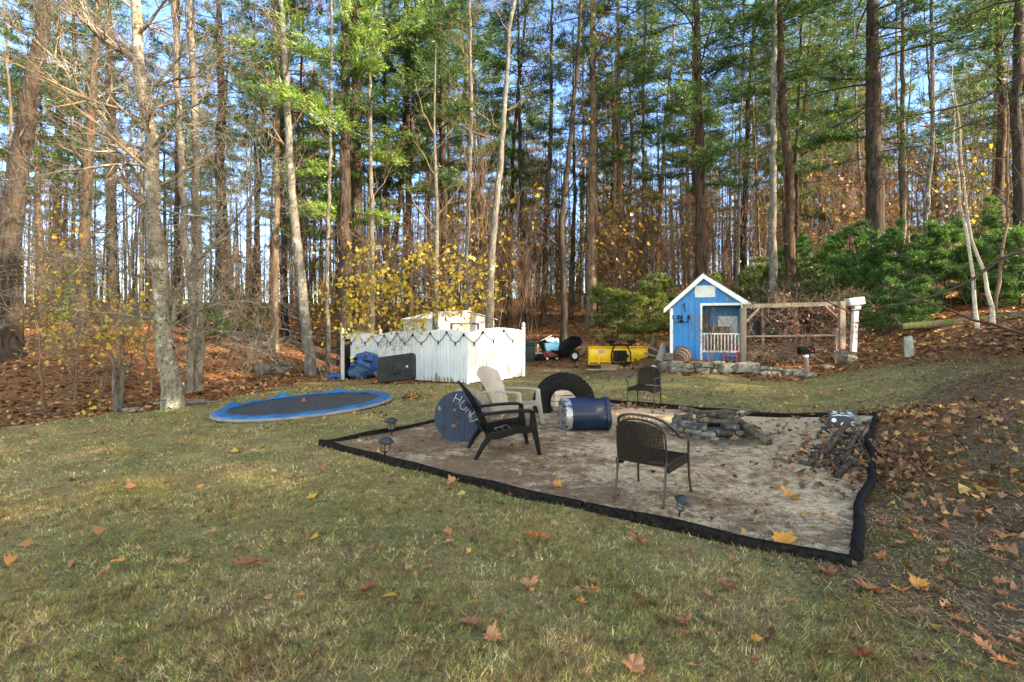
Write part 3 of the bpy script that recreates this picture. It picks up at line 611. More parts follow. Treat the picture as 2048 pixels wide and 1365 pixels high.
HT = [
('pine',16.8,[(18,715),(19,600),(22,450),(38,300),(60,170),(80,80),(92,0)],48,'massive dark furrowed trunk at the left edge, leaning right as it climbs',BARK_PINE,dict(H=17,crown=11,Lb=3.6,dead=36,needle=NEEDLE_OLIVE,dens=.35)),
('hard',22,[(158,690),(160,600),(172,480),(176,256),(186,100),(196,0)],22,'dark trunk right of the massive left edge tree',BARK_RED,dict(limbs=(4,16,3.2,2),twig=TWIG_DARK)),
('pine',25,[(228,680),(226,500),(223,300),(222,0)],17,'straight dark trunk just left of the pale spotted maple',BARK_PINE,dict(crown=10,Lb=2.6,dead=30,needle=NEEDLE,dens=.6)),
('hard',14.6,[(380,790),(376,600),(368,420),(352,200),(345,0)],15,'left stem of the close grey pair behind the spotted maple',BARK_GREY,dict(limbs=(5,14,2.4,2))),
('hard',14.9,[(396,786),(393,600),(388,420),(386,200),(383,0)],19,'right, thicker stem of the close grey pair behind the spotted maple',BARK_GREY,dict(limbs=(6,12,2.2,2))),
('pine',26,[(452,650),(449,500),(440,350),(441,200),(436,60)],26,'thick red brown trunk with dead side limbs, right of the grey pair',BARK_RED,dict(crown=9.5,Lb=3,dead=44,dens=.5)),
('pine',23,[(549,655),(551,450),(553,250),(551,0)],15,'slender tan trunk left of the leaning grey tree',BARK_TAN,dict(crown=9,Lb=2.3,dead=30,dens=.7)),
('hard',20.3,[(623,750),(602,550),(581,350),(571,180),(560,0)],21,'leaning smooth grey trunk at the edge of the lawn beyond the trampoline',BARK_LIGHT,dict(limbs=(8,12,2.4,2))),
('hard',21,[(655,740),(657,500),(660,250),(661,0)],9,'thin grey stem between the leaning tree and the white fence',BARK_GREY,dict(limbs=(4,12,1.6,2))),
('pine',22.5,[(692,680),(690,500),(692,250),(690,0)],33,'left trunk of the great double pine behind the white fence',BARK_PINE,dict(crown=6.2,Lb=3.0,dead=10,needle=NEEDLE_BRIGHT,dens=1.5,nlen=.2)),
('pine',23.5,[(717,680),(715,500),(712,250),(706,0)],28,'right trunk of the great double pine behind the white fence',BARK_PINE,dict(crown=8.5,Lb=3.2,dead=14,dens=.9)),
('hard',22,[(742,660),(743,450),(741,200),(742,0)],12,'thin grey trunk close right of the double pine',BARK_GREY,dict(limbs=(5,12,1.8,2))),
('pine',25,[(778,660),(782,540),(800,400),(808,250),(812,60)],13,'dark slanting trunk right of the double pine',BARK_RED,dict(crown=8,Lb=2.8,dead=30)),
('pine',24,[(822,650),(818,450),(814,250),(810,0)],15,'straight dark pine left of the yellow leaved young maple',BARK_PINE,dict(crown=7,Lb=2.9,dead=24)),
('pine',24.5,[(893,650),(889,450),(884,250),(880,0)],19,'sturdy dark pine behind the young maple',BARK_PINE,dict(crown=7.5,Lb=3.2,dead=20,dens=1.2)),
('hard',22,[(934,640),(937,450),(942,200),(940,0)],12,'grey trunk left of the curving grey tree',BARK_GREY,dict(limbs=(6,12,1.8,2))),
('hard',21.5,[(976,650),(983,500),(1001,320),(1014,160),(1018,60),(1030,0)],19,'curving smooth blue grey trunk behind the white shed',BARK_LIGHT,dict(limbs=(9,9,2.6,2),H=18)),
('pine',27,[(1046,650),(1044,450),(1038,200),(1036,0)],11,'slender pine right of the curving grey trunk',BARK_PINE,dict(crown=8,Lb=2.4,dead=24)),
('hard',26,[(1086,640),(1090,500),(1100,300),(1104,0)],12,'dark crooked trunk behind the shed corner',BARK_RED,dict(limbs=(5,14,2,2),twig=TWIG_DARK)),
('hard',22.5,[(1129,668),(1128,560),(1122,450),(1136,330),(1152,160)],15,'dark mossy trunk rising behind the dump cart',BARK_PINE,dict(limbs=(4,14,2.2,2),leaves=(60,.09,LEAF_ORG,2),twig=TWIG_DARK)),
('pine',24.5,[(1183,640),(1184,450),(1186,250),(1185,0)],25,'stout pale brown pine above the yellow snow plow',BARK_TAN,dict(crown=8,Lb=3,dead=34,needle=NEEDLE_OLIVE,dens=.6)),
('pine',25,[(1243,640),(1241,450),(1238,200),(1236,0)],14,'straight brown pine right of the stout pale one',BARK_TAN,dict(crown=8,Lb=2.6,dead=26,needle=NEEDLE)),
('hard',26,[(1292,640),(1290,480),(1286,250),(1290,0)],10,'thin tan trunk left of the blue playhouse',BARK_TAN,dict(limbs=(5,14,1.8,2))),
('pine',23.5,[(1402,640),(1400,500),(1398,300),(1394,120),(1392,0)],25,'bushy brown pine right behind the playhouse roof',BARK_RED,dict(crown=6.2,Lb=3.3,dead=20,dens=1.3)),
('pine',20.8,[(1548,640),(1548,450),(1547,200),(1547,0)],17,'straight pale lichen covered trunk above the pergola',BARK_LIGHT,dict(crown=12,Lb=2.2,dead=16,dens=.8)),
('pine',21.6,[(1584,640),(1583,500),(1577,350),(1566,200),(1557,0)],23,'curved brown trunk beside the pale lichen covered one',BARK_RED,dict(crown=9.5,Lb=2.8,dead=16,dens=.8)),
('pine',20.5,[(1760,600),(1752,450),(1747,250),(1745,0)],37,'great dark pine above the evergreen thicket on the right',BARK_PINE,dict(crown=5.8,Lb=3.6,dead=14,dens=1.3)),
('hard',21,[(1800,600),(1802,450),(1806,250),(1806,0)],12,'thin grey trunk right of the great dark pine',BARK_GREY,dict(limbs=(5,12,2,2))),
('pine',19.5,[(2004,560),(2005,400),(2000,200),(1996,0)],18,'brown pine near the right edge, left of a thicker one',BARK_RED,dict(crown=7,Lb=2.8,dead=26,dens=.7)),
('pine',17.5,[(2042,560),(2040,400),(2036,200),(2036,0)],22,'thick brown pine at the very right edge',BARK_PINE,dict(crown=8,Lb=2.8,dead=26,dens=.6)),
('birch',14,[(1957,655),(1946,560),(1931,480),(1922,400),(1917,300)],7,'left white birch stem of the V shaped pair on the bank',BARK_BIRCH,dict(limbs=(3,9,1.1,1),H=7.6,wtop=1.2,twig=TWIG_LIGHT)),
('birch',14,[(1986,658),(1970,560),(1950,490),(1925,420)],7.5,'right white birch stem of the V shaped pair on the bank',BARK_BIRCH,dict(limbs=(3,9,1.1,1),H=6.6,wtop=1.2,twig=TWIG_LIGHT)),
('birch',15.5,[(1988,610),(2000,520),(2013,430),(2024,250)],6.5,'thin tan birch leaning right near the right edge',BARK_TAN,dict(limbs=(3,9,1.3,1),H=8.5,wtop=1.2)),
('birch',24,[(1475,600),(1478,400),(1484,200),(1490,0)],7,'pale slender stem left of the lichen covered trunk',BARK_LIGHT,dict(limbs=(3,12,1.6,2))),
('hard',19,[(1842,590),(1850,450),(1862,250),(1870,0)],9,'thin dark stem between the great pine and the birches',BARK_GREY,dict(limbs=(3,12,1.8,2))),
]
for i, (k, Y, pts, wp, lab, bk, kw) in enumerate(HT):
    make_tree(k, Y, pts, wp, lab, bk, 100+i, **kw)
# the spotted maple in front
mt, mpath = make_tree('hard', 12.2, [(347,816),(336,700),(319,550),(310,400),(298,280),(283,150),(270,0)], 35, 'spotted pale grey maple with spreading bare branches at the lawn edge', BARK_MAPLE, 51, H=12.5, limbs=(4.2,20,2.4,2), wtop=14, twig=TWIG_LIGHT, name='maple_tree')
S = []; T = []; rn = random.Random(5)
def limb(pts, Y0, Y1, r0, r1, origin, lev=2, L=1.3, every=2):
    q = []
    for i, (a, b) in enumerate(pts): q.append(P(a, b, Y0+(Y1-Y0)*i/(len(pts)-1))-origin)
    n = len(q)-1; fine = []
    for i in range(n):
        for k in range(3): fine.append(q[i].lerp(q[i+1], k/3)+Vector((rn.gauss(0, .02), rn.gauss(0, .02), rn.gauss(0, .02)))*(i+k > 0))
    fine.append(q[-1]); m = len(fine)-1
    for i in range(m):
        ra = r0+(r1-r0)*i/m; rb = r0+(r1-r0)*(i+1)/m; S.append((*fine[i], *fine[i+1], ra, rb))
        if i >= 1:
            for k in range(every):
                d = (fine[i+1]-fine[i]).normalized(); a = d.orthogonal().normalized(); a.rotate(Matrix.Rotation(rn.uniform(0, 6.28), 3, d))
                grow(S, T, fine[i], d*.6+a*.75, L*rn.uniform(.5, 1.2), rb*.5, lev, rn, .2, .03, 4, 2, .55, .7, .003)
mo = mt.location.copy()
for pts, Y1, r0, r1 in (([(308,345),(255,295),(180,205),(110,120),(45,60),(0,30)],10.5,.075,.02), ([(285,130),(235,95),(180,60),(150,20)],11,.07,.03),
    ([(345,655),(352,580),(400,520),(450,465),(500,400),(545,330)],11.4,.07,.012), ([(340,700),(420,662),(500,668),(570,690)],10.8,.028,.006),
    ([(330,640),(250,630),(150,622),(60,610)],10.6,.03,.006), ([(318,560),(240,540),(120,520),(20,500)],11,.028,.006), ([(315,380),(260,430),(200,480),(140,560)],10.8,.03,.006),
    ([(302,300),(360,230),(430,190),(520,170)],11.2,.04,.008), ([(290,200),(350,120),(430,60),(500,20)],11.4,.045,.01), ([(312,420),(370,430),(450,440),(520,470)],10.8,.03,.005),
    ([(345,650),(420,610),(500,600),(600,640)],11,.03,.006), ([(305,330),(230,330),(130,340),(20,360)],10.4,.035,.006)):
    limb(pts, 12.2, Y1, r0, r1, mo)
V, Fc = segmesh(S, 4); np_obj('crown', V, Fc, BARK_MAPLE, mt)
# young maple behind the fence with its last yellow leaves
yt = thing('maple_sapling', 'young maple with forked grey stem and yellow leaves behind the white fence', 'tree', (P(868, 655, 18.6).x, 18.6, gzt(P(868, 655, 18.6).x, 18.6))); yo = yt.location.copy()
m = MB(); q = [P(a, b, 18.6)-yo for a, b in ((868,655),(872,560),(874,430),(868,250),(872,90))]; q[0] = Vector((0, 0, -.2)); m.tube(q, [.11,.095,.075,.045,.012], 10); m.build('trunk', BARK_GREY, yt, True)
S = []; T = []; rn = random.Random(9)
for pts, Y1, r0 in (([(874,430),(905,395),(935,355),(945,320)],18,.04), ([(873,460),(830,410),(815,370)],18.2,.035), ([(870,300),(900,260),(930,230)],18,.025), ([(869,270),(845,220),(830,160)],18,.022),([(870,400),(950,330),(1000,300)],17.6,.02),([(869,350),(840,300),(825,280)],17.6,.02)):
    limb(pts, 18.6, Y1, r0, .005, yo, 1, .7, 1)
T = []
for pts in ([(872,560),(820,530),(760,500),(735,470)],[(872,600),(800,590),(740,600),(700,640)],[(872,570),(920,545),(960,560)],[(872,540),(830,490),(790,460)],[(872,520),(900,490),(920,480)],[(872,610),(830,640),(780,665),(735,680)],[(872,600),(910,610),(940,640)],[(872,580),(760,560),(690,570)]):
    limb(pts, 18.6, 17.2, .02, .004, yo, 2, .9, 2)
V, Fc = segmesh(S, 4); cw = np_obj('crown', V, Fc, TWIG_LIGHT, yt)
T2 = [q for q in T if 1.6 < q[2] < 4.6]; leafcloud(rn.sample(T2, min(210, len(T2))), .085, LEAF_YEL, 'leaves', cw, 4, .26, 6)
# yellow saplings at the left edge of the lawn
for i, (px, py, Y, h, pts, lab) in enumerate(((232,800,12.6,3.2,[(232,800),(225,740),(210,650),(190,560)],'left stem of the two thin yellow leaved saplings left of the spotted maple'),
    (242,800,12.9,3.4,[(242,800),(243,720),(246,640),(252,560)],'right stem of the two thin yellow leaved saplings left of the spotted maple'),
    (150,790,13.5,3,[(150,790),(148,700),(140,620)],'low sapling with sparse yellow leaves on the left forest slope'),
    (300,760,15,3,[(300,760),(296,690),(300,610)],'yellow leaved sapling just behind the spotted maple'),
    (90,800,12.8,2.2,[(90,800),(88,760),(80,700)],'smallest yellow sapling near the left edge'))):
    make_tree('sap', Y, pts, 8 if i < 2 else 5, lab, BARK_LIGHT if i < 2 else TWIG, 300+i, H=h, limbs=(.9, 10, 1.3, 1 if i > 1 else 2), leaves=(42 if i < 4 else 20, .06, LEAF_YEL, 3), cat='sapling', group='yellow leaved saplings', wtop=2, twig=TWIG_LIGHT)
# ---- prototypes for the depth of the wood, copied
def proto(kind, seed, **kw):
    t, _ = make_tree(kind, 20, [(1024,600),(1024+random.Random(seed).uniform(-12, 12),300),(1024+random.Random(seed+1).uniform(-22, 22),0)], **kw, seed=seed); return t
PROTO = {
 'pineA': proto('pine', 401, wpx=17, label='', bark=BARK_PINE, H=20, crown=7.5, Lb=2.5, dead=26, dens=.6, nlen=.22, K=9, group='slim dark pines deep in the wood'),
 'pineB': proto('pine', 402, wpx=14, label='', bark=BARK_RED, H=18, crown=5.5, Lb=2.2, dead=22, dens=.62, nlen=.22, K=9, needle=NEEDLE_OLIVE, group='slim dark pines deep in the wood'),
 'pineC': proto('pine', 403, wpx=20, label='', bark=BARK_PINE, H=21, crown=9.5, Lb=3, dead=34, dens=.58, nlen=.24, K=9, group='slim dark pines deep in the wood'),
 'pineD': proto('pine', 407, wpx=13, label='', bark=BARK_TAN, H=16, crown=3.8, Lb=2.2, dead=16, dens=.62, nlen=.22, K=9, needle=NEEDLE_OLIVE, group='slim dark pines deep in the wood'),
 'hardA': proto('hard', 404, wpx=11, label='', bark=BARK_GREY, H=16, limbs=(3,18,2.0,2), group='slim bare trees deep in the wood'),
 'hardB': proto('hard', 405, wpx=8, label='', bark=BARK_TAN, H=13, limbs=(2,18,1.7,2), group='slim bare trees deep in the wood'),
 'hardC': proto('hard', 406, wpx=13, label='', bark=BARK_RED, H=17, limbs=(3,16,2.4,2), twig=TWIG_DARK, group='slim bare trees deep in the wood'),
 'leafy': proto('hard', 408, wpx=9, label='', bark=BARK_TAN, H=11, limbs=(2.5,18,1.8,2), leaves=(260,.10,LEAF_ORG,2), group='rust leaved young trees in the wood'),
}
LAB = {'pineA': 'slim dark pine trunk with green crown deep in the wood', 'pineB': 'slim reddish pine with olive crown deep in the wood', 'pineC': 'thicker dark pine with high crown deep in the wood', 'pineD': 'small tan stemmed pine with low olive crown deep in the wood',
 'hardA': 'slim grey bare tree deep in the wood', 'hardB': 'very thin tan bare tree deep in the wood', 'hardC': 'dark crooked bare tree deep in the wood', 'leafy': 'thin young tree with rust brown leaves in the wood'}
for k, t in PROTO.items(): t['label'] = LAB[k]
used = {k: False for k in PROTO}; placed = []
def plant(k, x, y, s, rn):
    z = float(GZ(x, y))-.05; t = PROTO[k] if not used[k] else dup(PROTO[k]); used[k] = True
    t.location = (x, y, z); t.rotation_euler = (rn.gauss(0, .025), rn.gauss(0, .025), rn.uniform(0, 6.28)); t.scale = (s, s, s*rn.uniform(.9, 1.15)); placed.append((x, y))
rn = random.Random(77); tries = 0; cnt = 0
while cnt < 218 and tries < 5000:
    tries += 1; Y = 24+52*rn.random()**1.15; px = rn.uniform(-60, 2110); x = (px-1024)/F*Y
    if any((x-a)**2+(Y-b)**2 < (1.1+.010*Y)**2 for a, b in placed): continue
    left = px < 620
    k = rn.choices(['pineA','pineB','pineC','pineD','hardA','hardB','hardC','leafy'], [1.2,.4,2.0,.2,2.5,3.5,4,.2] if left else ([2.2,2.2,1.4,1.6,1.8,2.6,1.2,1.1] if px < 1350 else [2.0,2.4,1.2,2.8,1.6,2.4,1,.6]))[0]
    plant(k, x, Y, rn.uniform(.8, 1.25), rn); cnt += 1
# woods beyond the right edge of the picture and behind the camera: they shade the yard
n_in = cnt
for i in range(46):
    for _ in range(60):
        x = rn.uniform(12, 44); y = rn.uniform(-26, 5)
        if x < abs(y)*1.06+2.0 and y > 0: continue
        if any((x-a)**2+(y-b)**2 < 5 for a, b in placed): continue
        plant(rn.choice(['pineA', 'pineB', 'pineC', 'pineD', 'pineD']), x, y, rn.uniform(.95, 1.25), rn); break
# ---- evergreen thicket
def bush_proto(seed, H, Rb, mat, n_b, name, label, group, nlen=.14, K=6):
    rn = random.Random(seed); t = thing(name, label, 'young pine', (0, 0, 0), group=group); m = MB()
    m.tube([(0,0,-.1),(.03,.02,H*.5),(0,0,H)], [.035,.022,.006], 6); m.build('trunk', BARK_PINE, t, True)
    S = []; Cn = []; Ax = []; pth = Path([(0,0,0),(0,0,H)], .03, .01)
    pine_branches(pth, .25, H*.98, lambda z: Rb*(1.05-.8*z/H), H/n_b, rn, S, Cn, Ax, .85, -.03, 10)
    V, Fc = segmesh(S, 3); cw = np_obj('crown', V, Fc, TWIG_DARK, t); V, Fc = tufts(Cn, Ax, K, nlen, nlen*.2, seed, 1.1); np_obj('needles', V, Fc, mat, cw); return t
BA = bush_proto(501, 3.4, 1.5, HEMLOCK, 15, 'young_pine', '', 'young pines of the green thicket on the right')
BB = bush_proto(502, 2.6, 1.2, HEMLOCK, 12, 'young_pine', '', 'young pines of the green thicket on the right')
BC = bush_proto(503, 2.8, 1.1, NEEDLE_OLIVE, 11, 'young_pine', '', 'young pines of the green thicket on the right', K=5)
first = {id(BA): True, id(BB): True, id(BC): True}; rn = random.Random(12)
def bush(px, Y, s, kind, label, group=None):
    t = kind if first[id(kind)] else dup(kind); first[id(kind)] = False; x = (px-1024)/F*Y
    t.location = (x, Y, float(GZ(x, Y))-.05); t.rotation_euler = (0, 0, rn.uniform(0, 6.28)); s *= .86 if px > 1500 else 1; t.scale = (s, s, s*rn.uniform(.9, 1.1)); t['label'] = label
    if group: t['group'] = group
for px, Y, s, k, lb in ((1700,19.5,1.15,BA,'tallest bushy young pine beside the broken white post'),(1650,21,1.1,BA,'dense young pine behind the right end of the pergola'),(1750,19,1.1,BA,'dense young pine below the great dark pine'),(1800,18,1.05,BA,'dense young pine above the stone post'),
    (1850,17.8,1.05,BA,'dense young pine behind the mossy fallen log'),(1890,17.5,1,BA,'dense young pine left of the birches'),(1930,18,1,BA,'dense young pine behind the left birch stem'),(2000,17.5,1.1,BA,'dense young pine behind the right birch stem'),(2040,16.5,1,BB,'dense young pine at the right edge above the log'),
    (1780,16.5,.75,BB,'low young pine at the foot of the thicket above the stone post'),(1840,16,.7,BB,'low young pine touching the fallen log'),(1720,17.6,.7,BB,'low young pine right of the pergola posts'),(1960,17,.9,BB,'low young pine between the birches'),(1600,22.5,1.1,BC,'sunlit young pine behind the pergola'),
    (1545,22.5,1.05,BC,'sunlit young pine right of the playhouse roof'),(1500,22,1,BC,'sunlit young pine close to the playhouse roof'),(1660,22.5,1.2,BC,'sunlit young pine behind the tallest thicket pine'),
    (1235,22.2,.95,BC,'thin young pine behind the yellow plow'),(1268,21.8,.9,BC,'thin young pine between plow and playhouse'),(1300,22.3,1,BC,'thin young pine touching the left side of the playhouse'),(1205,24,.9,BC,'thin young pine furthest left behind the plow'),(1330,23,1,BC,'thin young pine behind the playhouse left corner'),
    (1440,24,.9,BC,'sunlit young pine straight behind the playhouse'),(470,26,.8,BC,'low green young pine in the left wood beyond the trampoline'),(520,25,.7,BC,'smaller green young pine in the left wood beyond the trampoline'),(430,23,.75,BC,'wispy young pine behind the grey pair of trunks'),
    (150,26,1.0,BB,'dark young pine deep in the left wood')):
    bush(px, Y, s, k, lb, None if px > 1400 else 'scattered young pines of the wood')
# more evergreen depth on the right bank
for i in range(22): px = rn.uniform(1480, 2090); bush(px, rn.uniform(21, 30), rn.uniform(.7, 1.15), rn.choice([BA, BC, BC]), 'young evergreen in the depth of the green thicket', 'young evergreens in the depth of the thicket')
# ---- understorey saplings and brush: thin stems without leaves
def brush_proto(seed, label, H, leaves=None):
    rn = random.Random(seed); t = thing('understorey_sapling', label, 'sapling', group='bare saplings of the understorey'); S = []; T = []
    for k in range(3):
        p = Vector((rn.gauss(0, .25), rn.gauss(0, .25), -.05)); grow(S, T, p, (rn.gauss(0, .2), rn.gauss(0, .2), 1), H*rn.uniform(.7, 1.1), .016, 2, rn, .12, .22, 6, 2, .4, .75, .005)
    V, Fc = segmesh(S, 3); cw = np_obj('crown', V, Fc, TWIG, t)
    if leaves: leafcloud(rn.sample(T, min(leaves[0], len(T))), leaves[1], leaves[2], 'leaves', cw, seed, .1, 2)
    return t
UP = [brush_proto(601, 'thin bare brown sapling cluster on the forest floor', 3.2), brush_proto(602, 'tall thin bare brown sapling cluster on the forest floor', 4.6),
      brush_proto(603, 'sapling cluster with rusty leaves on the forest floor', 3.6, (70,.07,LEAF_ORG)), brush_proto(604, 'sapling cluster with yellow leaves on the forest floor', 2.8, (80,.07,LEAF_YEL))]
uf = [True]*4
for i in range(285):
    Y = 21.5+30*rn.random(); px = rn.uniform(-20, 2070); k = rn.choices([0, 1, 2, 3], [3, 4, 1.0 if px < 1000 else 2.2, 1.6])[0]
    if px < 600 and rn.random() < .15: Y = rn.uniform(17, 24)
    if px < 640 and rn.random() < .45: px = rn.uniform(700, 1700)
    if 1320 < px < 1740 and Y < 23: continue
    if px > 1700 and Y < 24: continue
    if 1030 < px < 1330 and Y < 23.5: continue
    x = (px-1024)/F*Y
    if Y < 24 and -6 < x < .5: Y = 25; x = (px-1024)/F*Y
    t = UP[k] if uf[k] else dup(UP[k]); uf[k] = False; t.location = (x, Y, float(GZ(x, Y))-.03); s = rn.uniform(.7, 1.5 if px < 900 else 1.9); t.rotation_euler = (0, 0, rn.uniform(0, 6.28)); t.scale = (s, s, s)
for px, Y, s in ((195,14.5,.9),(120,15,.7),(260,15.5,.7),(690,24,1.1),(750,24,1.2),(640,23,1),(800,25,1.2),(930,25,1.1)):
    t = dup(UP[3] if px > 240 else UP[0 if px % 2 else 3]); x = (px-1024)/F*Y; t.location = (x, Y, float(GZ(x, Y))); t.scale = (s, s, s); t.rotation_euler = (0, 0, px)
# ---- dark near branches reaching in from an oak standing outside the right edge
ok = thing('oak_tree', 'tree outside the right edge whose thin dark bare branches arch into view', 'tree', (11.5, 8.6, float(GZ(11.5, 8.6)))); oo = ok.location.copy()
m = MB(); m.tube([(0,0,-.2),(.1,0,3),(0,.1,6),(-.2,0,10)], [.24,.2,.16,.08], 12); m.build('trunk', BARK_GREY, ok, True)
S = []; T = []
for pts, Y0, Y1, r0 in (([(2250,480),(2050,497),(1950,555),(1850,600),(1700,625),(1560,560)],8.6,9,.03), ([(2250,700),(2048,670),(1950,640),(1850,600),(1760,560)],8.6,9,.035), ([(2250,300),(2100,150),(1990,230),(1890,270),(1830,250)],8.6,8.6,.03),
    ([(2200,100),(2048,150),(1940,210),(1800,235),(1720,215)],8.6,9.2,.022), ([(2200,-40),(1990,10),(1860,60),(1760,80),(1650,60)],8.6,9,.022), ([(2150,430),(2040,440),(1985,380),(1940,320)],8.6,8.8,.016)):
    q = [P(a, b, Y0+(Y1-Y0)*i/(len(pts)-1))-oo for i, (a, b) in enumerate(pts)]; limb(pts, Y0, Y1, r0, .006, oo, 1, .8, 1)
    S.append((*Vector((0, 0, q[0].z-.6)), *q[0], r0*1.5, r0))
V, Fc = segmesh(S, 4); np_obj('crown', V, Fc, TWIG_DARK, ok)

# ---- the wood beyond one can count: stems, brush and crowns as one mass
def far_xy(n, y0, y1): Y = rng.uniform(y0, y1, n); return (rng.uniform(-120, 2170, n)-1024)/F*Y, Y
x, y = far_xy(640, 44, 92); z = GZ(x, y); h = rng.uniform(9, 17, 640); r = rng.uniform(.07, .17, 640); tx = rng.normal(0, .5, 640)
Vf, Ff = segmesh(np.stack([x, y, z-.2, x+tx, y, z+h, r, r*.4], 1), 4)
fw = np_obj('far_wood', Vf, Ff, BARK_PINE); tag(fw, 'far trunks behind the ridge that merge into one brown wood', 'woods', kind='stuff')
x, y = far_xy(2600, 40, 72); z = GZ(x, y); h = rng.uniform(1.2, 5, 2600); tx = rng.normal(0, .45, 2600)
Vf, Ff = segmesh(np.stack([x, y, z, x+tx, y+tx[::-1], z+h, np.full(2600, .016), np.full(2600, .008)], 1), 3)
fb = np_obj('far_brush', Vf, Ff, TWIG); tag(fb, 'brown brush massed along the ridge of the wood', 'brush', kind='stuff')
def mass(n, y0, y1, zlo, zhi, pxlo, pxhi, ln, mat, name, label, K=8, sp=.8, cl=10):
    m_ = max(1, n//cl); Y = rng.uniform(y0, y1, m_); cx = (rng.uniform(pxlo, pxhi, m_)-1024)/F*Y; cz_ = GZ(cx, Y)+rng.uniform(zlo, zhi, m_)
    c = np.stack([cx, Y, cz_], 1).repeat(cl, 0)+rng.normal(0, 1, (m_*cl, 3))*np.array([sp, sp, sp*.35]); ax = np.stack([rng.normal(0, 1, m_*cl), rng.normal(0, 1, m_*cl), np.full(m_*cl, .3)], 1)
    V, Fc = tufts(c, ax, K, ln, ln*.22, 5); tag(np_obj(name, V, Fc, mat), label, 'foliage', kind='stuff')
mass(3200, 48, 90, 5, 17, 500, 2150, .38, NEEDLE_OLIVE, 'far_pine_foliage', 'far pine crowns behind the trunks, blurred into one mass')
mass(2600, 40, 75, .5, 6, 1000, 2150, .30, NEEDLE_OLIVE, 'far_green_brush', 'distant low evergreen growth at the right of the wood')
mass(1200, 34, 62, .5, 7.5, 900, 1800, .16, LEAF_ORG, 'far_rusty_leaves', 'distant rust and amber leaves in the right half of the wood', 5, .7)
mass(900, 30, 55, .5, 5, 1050, 1750, .16, LEAF_YEL, 'far_yellow_leaves', 'distant yellow leaves low in the wood right of the shed', 4, .6)
# ------------------------------------------------------------------ white fence with string lights
def gp(px, py): p = G(px, py); p.z = gzt(p.x, p.y); return p
FL, FC, FR = Vector((-6.9, 20.95, 0)), Vector((-1.42, 16.35, 0)), Vector((.36, 18.5, 0))
def peel_mat():
    m, n, l = newmat('white_board_paint'); b = n['Principled BSDF']; tc = n.new('ShaderNodeTexCoord').outputs['Object']; sx = n.new('ShaderNodeSeparateXYZ'); l.new(tc, sx.inputs[0])
    f = noise(n, l, 3, 5, .6, tc, (2, 2, .5)); c = ramp(n, l, f, [(.35, (.50,.52,.54)), (.6, (.63,.64,.66))])
    nz = noise(n, l, 16, 3, .6, tc, (1, 1, .06)); h = math_(n, l, 'MULTIPLY', smooth(n, l, sx.outputs[2], .55, .0), .40); pc = noise(n, l, .9, 2, .5, tc, (1, 1, .01))
    g = smooth(n, l, math_(n, l, 'ADD', math_(n, l, 'ADD', nz, h), math_(n, l, 'MULTIPLY', math_(n, l, 'SUBTRACT', pc, .5), .9)), .93, .96)
    c = mix(n, l, g, c, (.30,.19,.11)); l.new(c, b.inputs['Base Color']); b.inputs['Roughness'].default_value = .65; return m
FENCEW = peel_mat(); BULB = mk('clear_bulb', (.6,.6,.58), None, 3, .15, bmp=0)
fence = thing('privacy_fence', 'white board privacy fence with scalloped tops turning a corner round the metal shed', 'fence', (FC.x, FC.y, gzt(FC.x, FC.y))); fo = fence.location.copy()
def panel(a, b, nb, sc_=.13):
    m = MB(); d = (b-a); L = d.length; u = d/L; nrm = Vector((-u.y, u.x, 0)); ang = math.atan2(u.y, u.x); rm = Matrix.Rotation(ang, 3, 'Z'); r_ = random.Random(int(a.x*50))
    for i in range(nb):
        t0, t1 = i/nb, (i+1)/nb; w_ = L/nb-.010; p0 = a.lerp(b, (t0+t1)/2); g = gzt(p0.x, p0.y)-fo.z
        base = lambda t: gzt(*(a.lerp(b, t)).xy)*0+(gzt(a.x, a.y)*(1-t)+gzt(b.x, b.y)*t)-fo.z
        zt = [base(t)+1.66+sc_*4*t*(1-t) for t in (t0, t1)]; zb = g+.02+r_.random()*.03
        c = p0-Vector((fo.x, fo.y, 0)); off = nrm*.018; jt = r_.uniform(-.004, .004)
        q = [c-u*w_/2-off+nrm*jt+Vector((0,0,zb)), c+u*w_/2-off+nrm*jt+Vector((0,0,zb)), c+u*w_/2-off+nrm*jt+Vector((0,0,zt[1])), c-u*w_/2-off+nrm*jt+Vector((0,0,zt[0]))]
        m.prism([(p.x, p.y, p.z) for p in q], off*2)
    for hz in (.35, 1.3): m.beam(a-Vector((fo.x,fo.y,0))+nrm*.045+Vector((0,0,gzt(a.x,a.y)-fo.z+hz)), b-Vector((fo.x,fo.y,0))+nrm*.045+Vector((0,0,gzt(b.x,b.y)-fo.z+hz)), .04, .09)
    m.build('panel', FENCEW, fence)
def fpost(p, h, cap=True):
    m = MB(); x, y = p.x-fo.x, p.y-fo.y; z = gzt(p.x, p.y)-fo.z
    m.bb(x-.055, x+.055, y-.055, y+.055, z-.1, z+h)
    if cap: m.bb(x-.07, x+.07, y-.07, y+.07, z+h, z+h+.025); m.lathe([(0,z+h+.20),(.03,z+h+.19),(.06,z+h+.14),(.062,z+h+.11),(.045,z+h+.06),(.025,z+h+.045),(.04,z+h+.026),(0,z+h+.026)][::-1], 12, Matrix.Translation((x, y, 0)))
    m.build('post', WHITE, fence)
ps = [FL, FL.lerp(FC, 1/3), FL.lerp(FC, 2/3), FC]
for i in range(3): panel(ps[i], ps[i+1], 15)
panel(FC, FR, 16)
nb_ = (FL-FC).normalized(); back = Vector((-.05, .1, 0))
fpost(FL+Vector((-.06, 0, 0)), 1.78); fpost(ps[1]+Vector((.05, .08, 0)), 1.72); fpost(ps[2]+Vector((.05, .1, 0)), 1.5, False); fpost(FC+Vector((0, .1, 0)), 1.62, False); fpost(FR+Vector((.06, 0, 0)), 1.76)
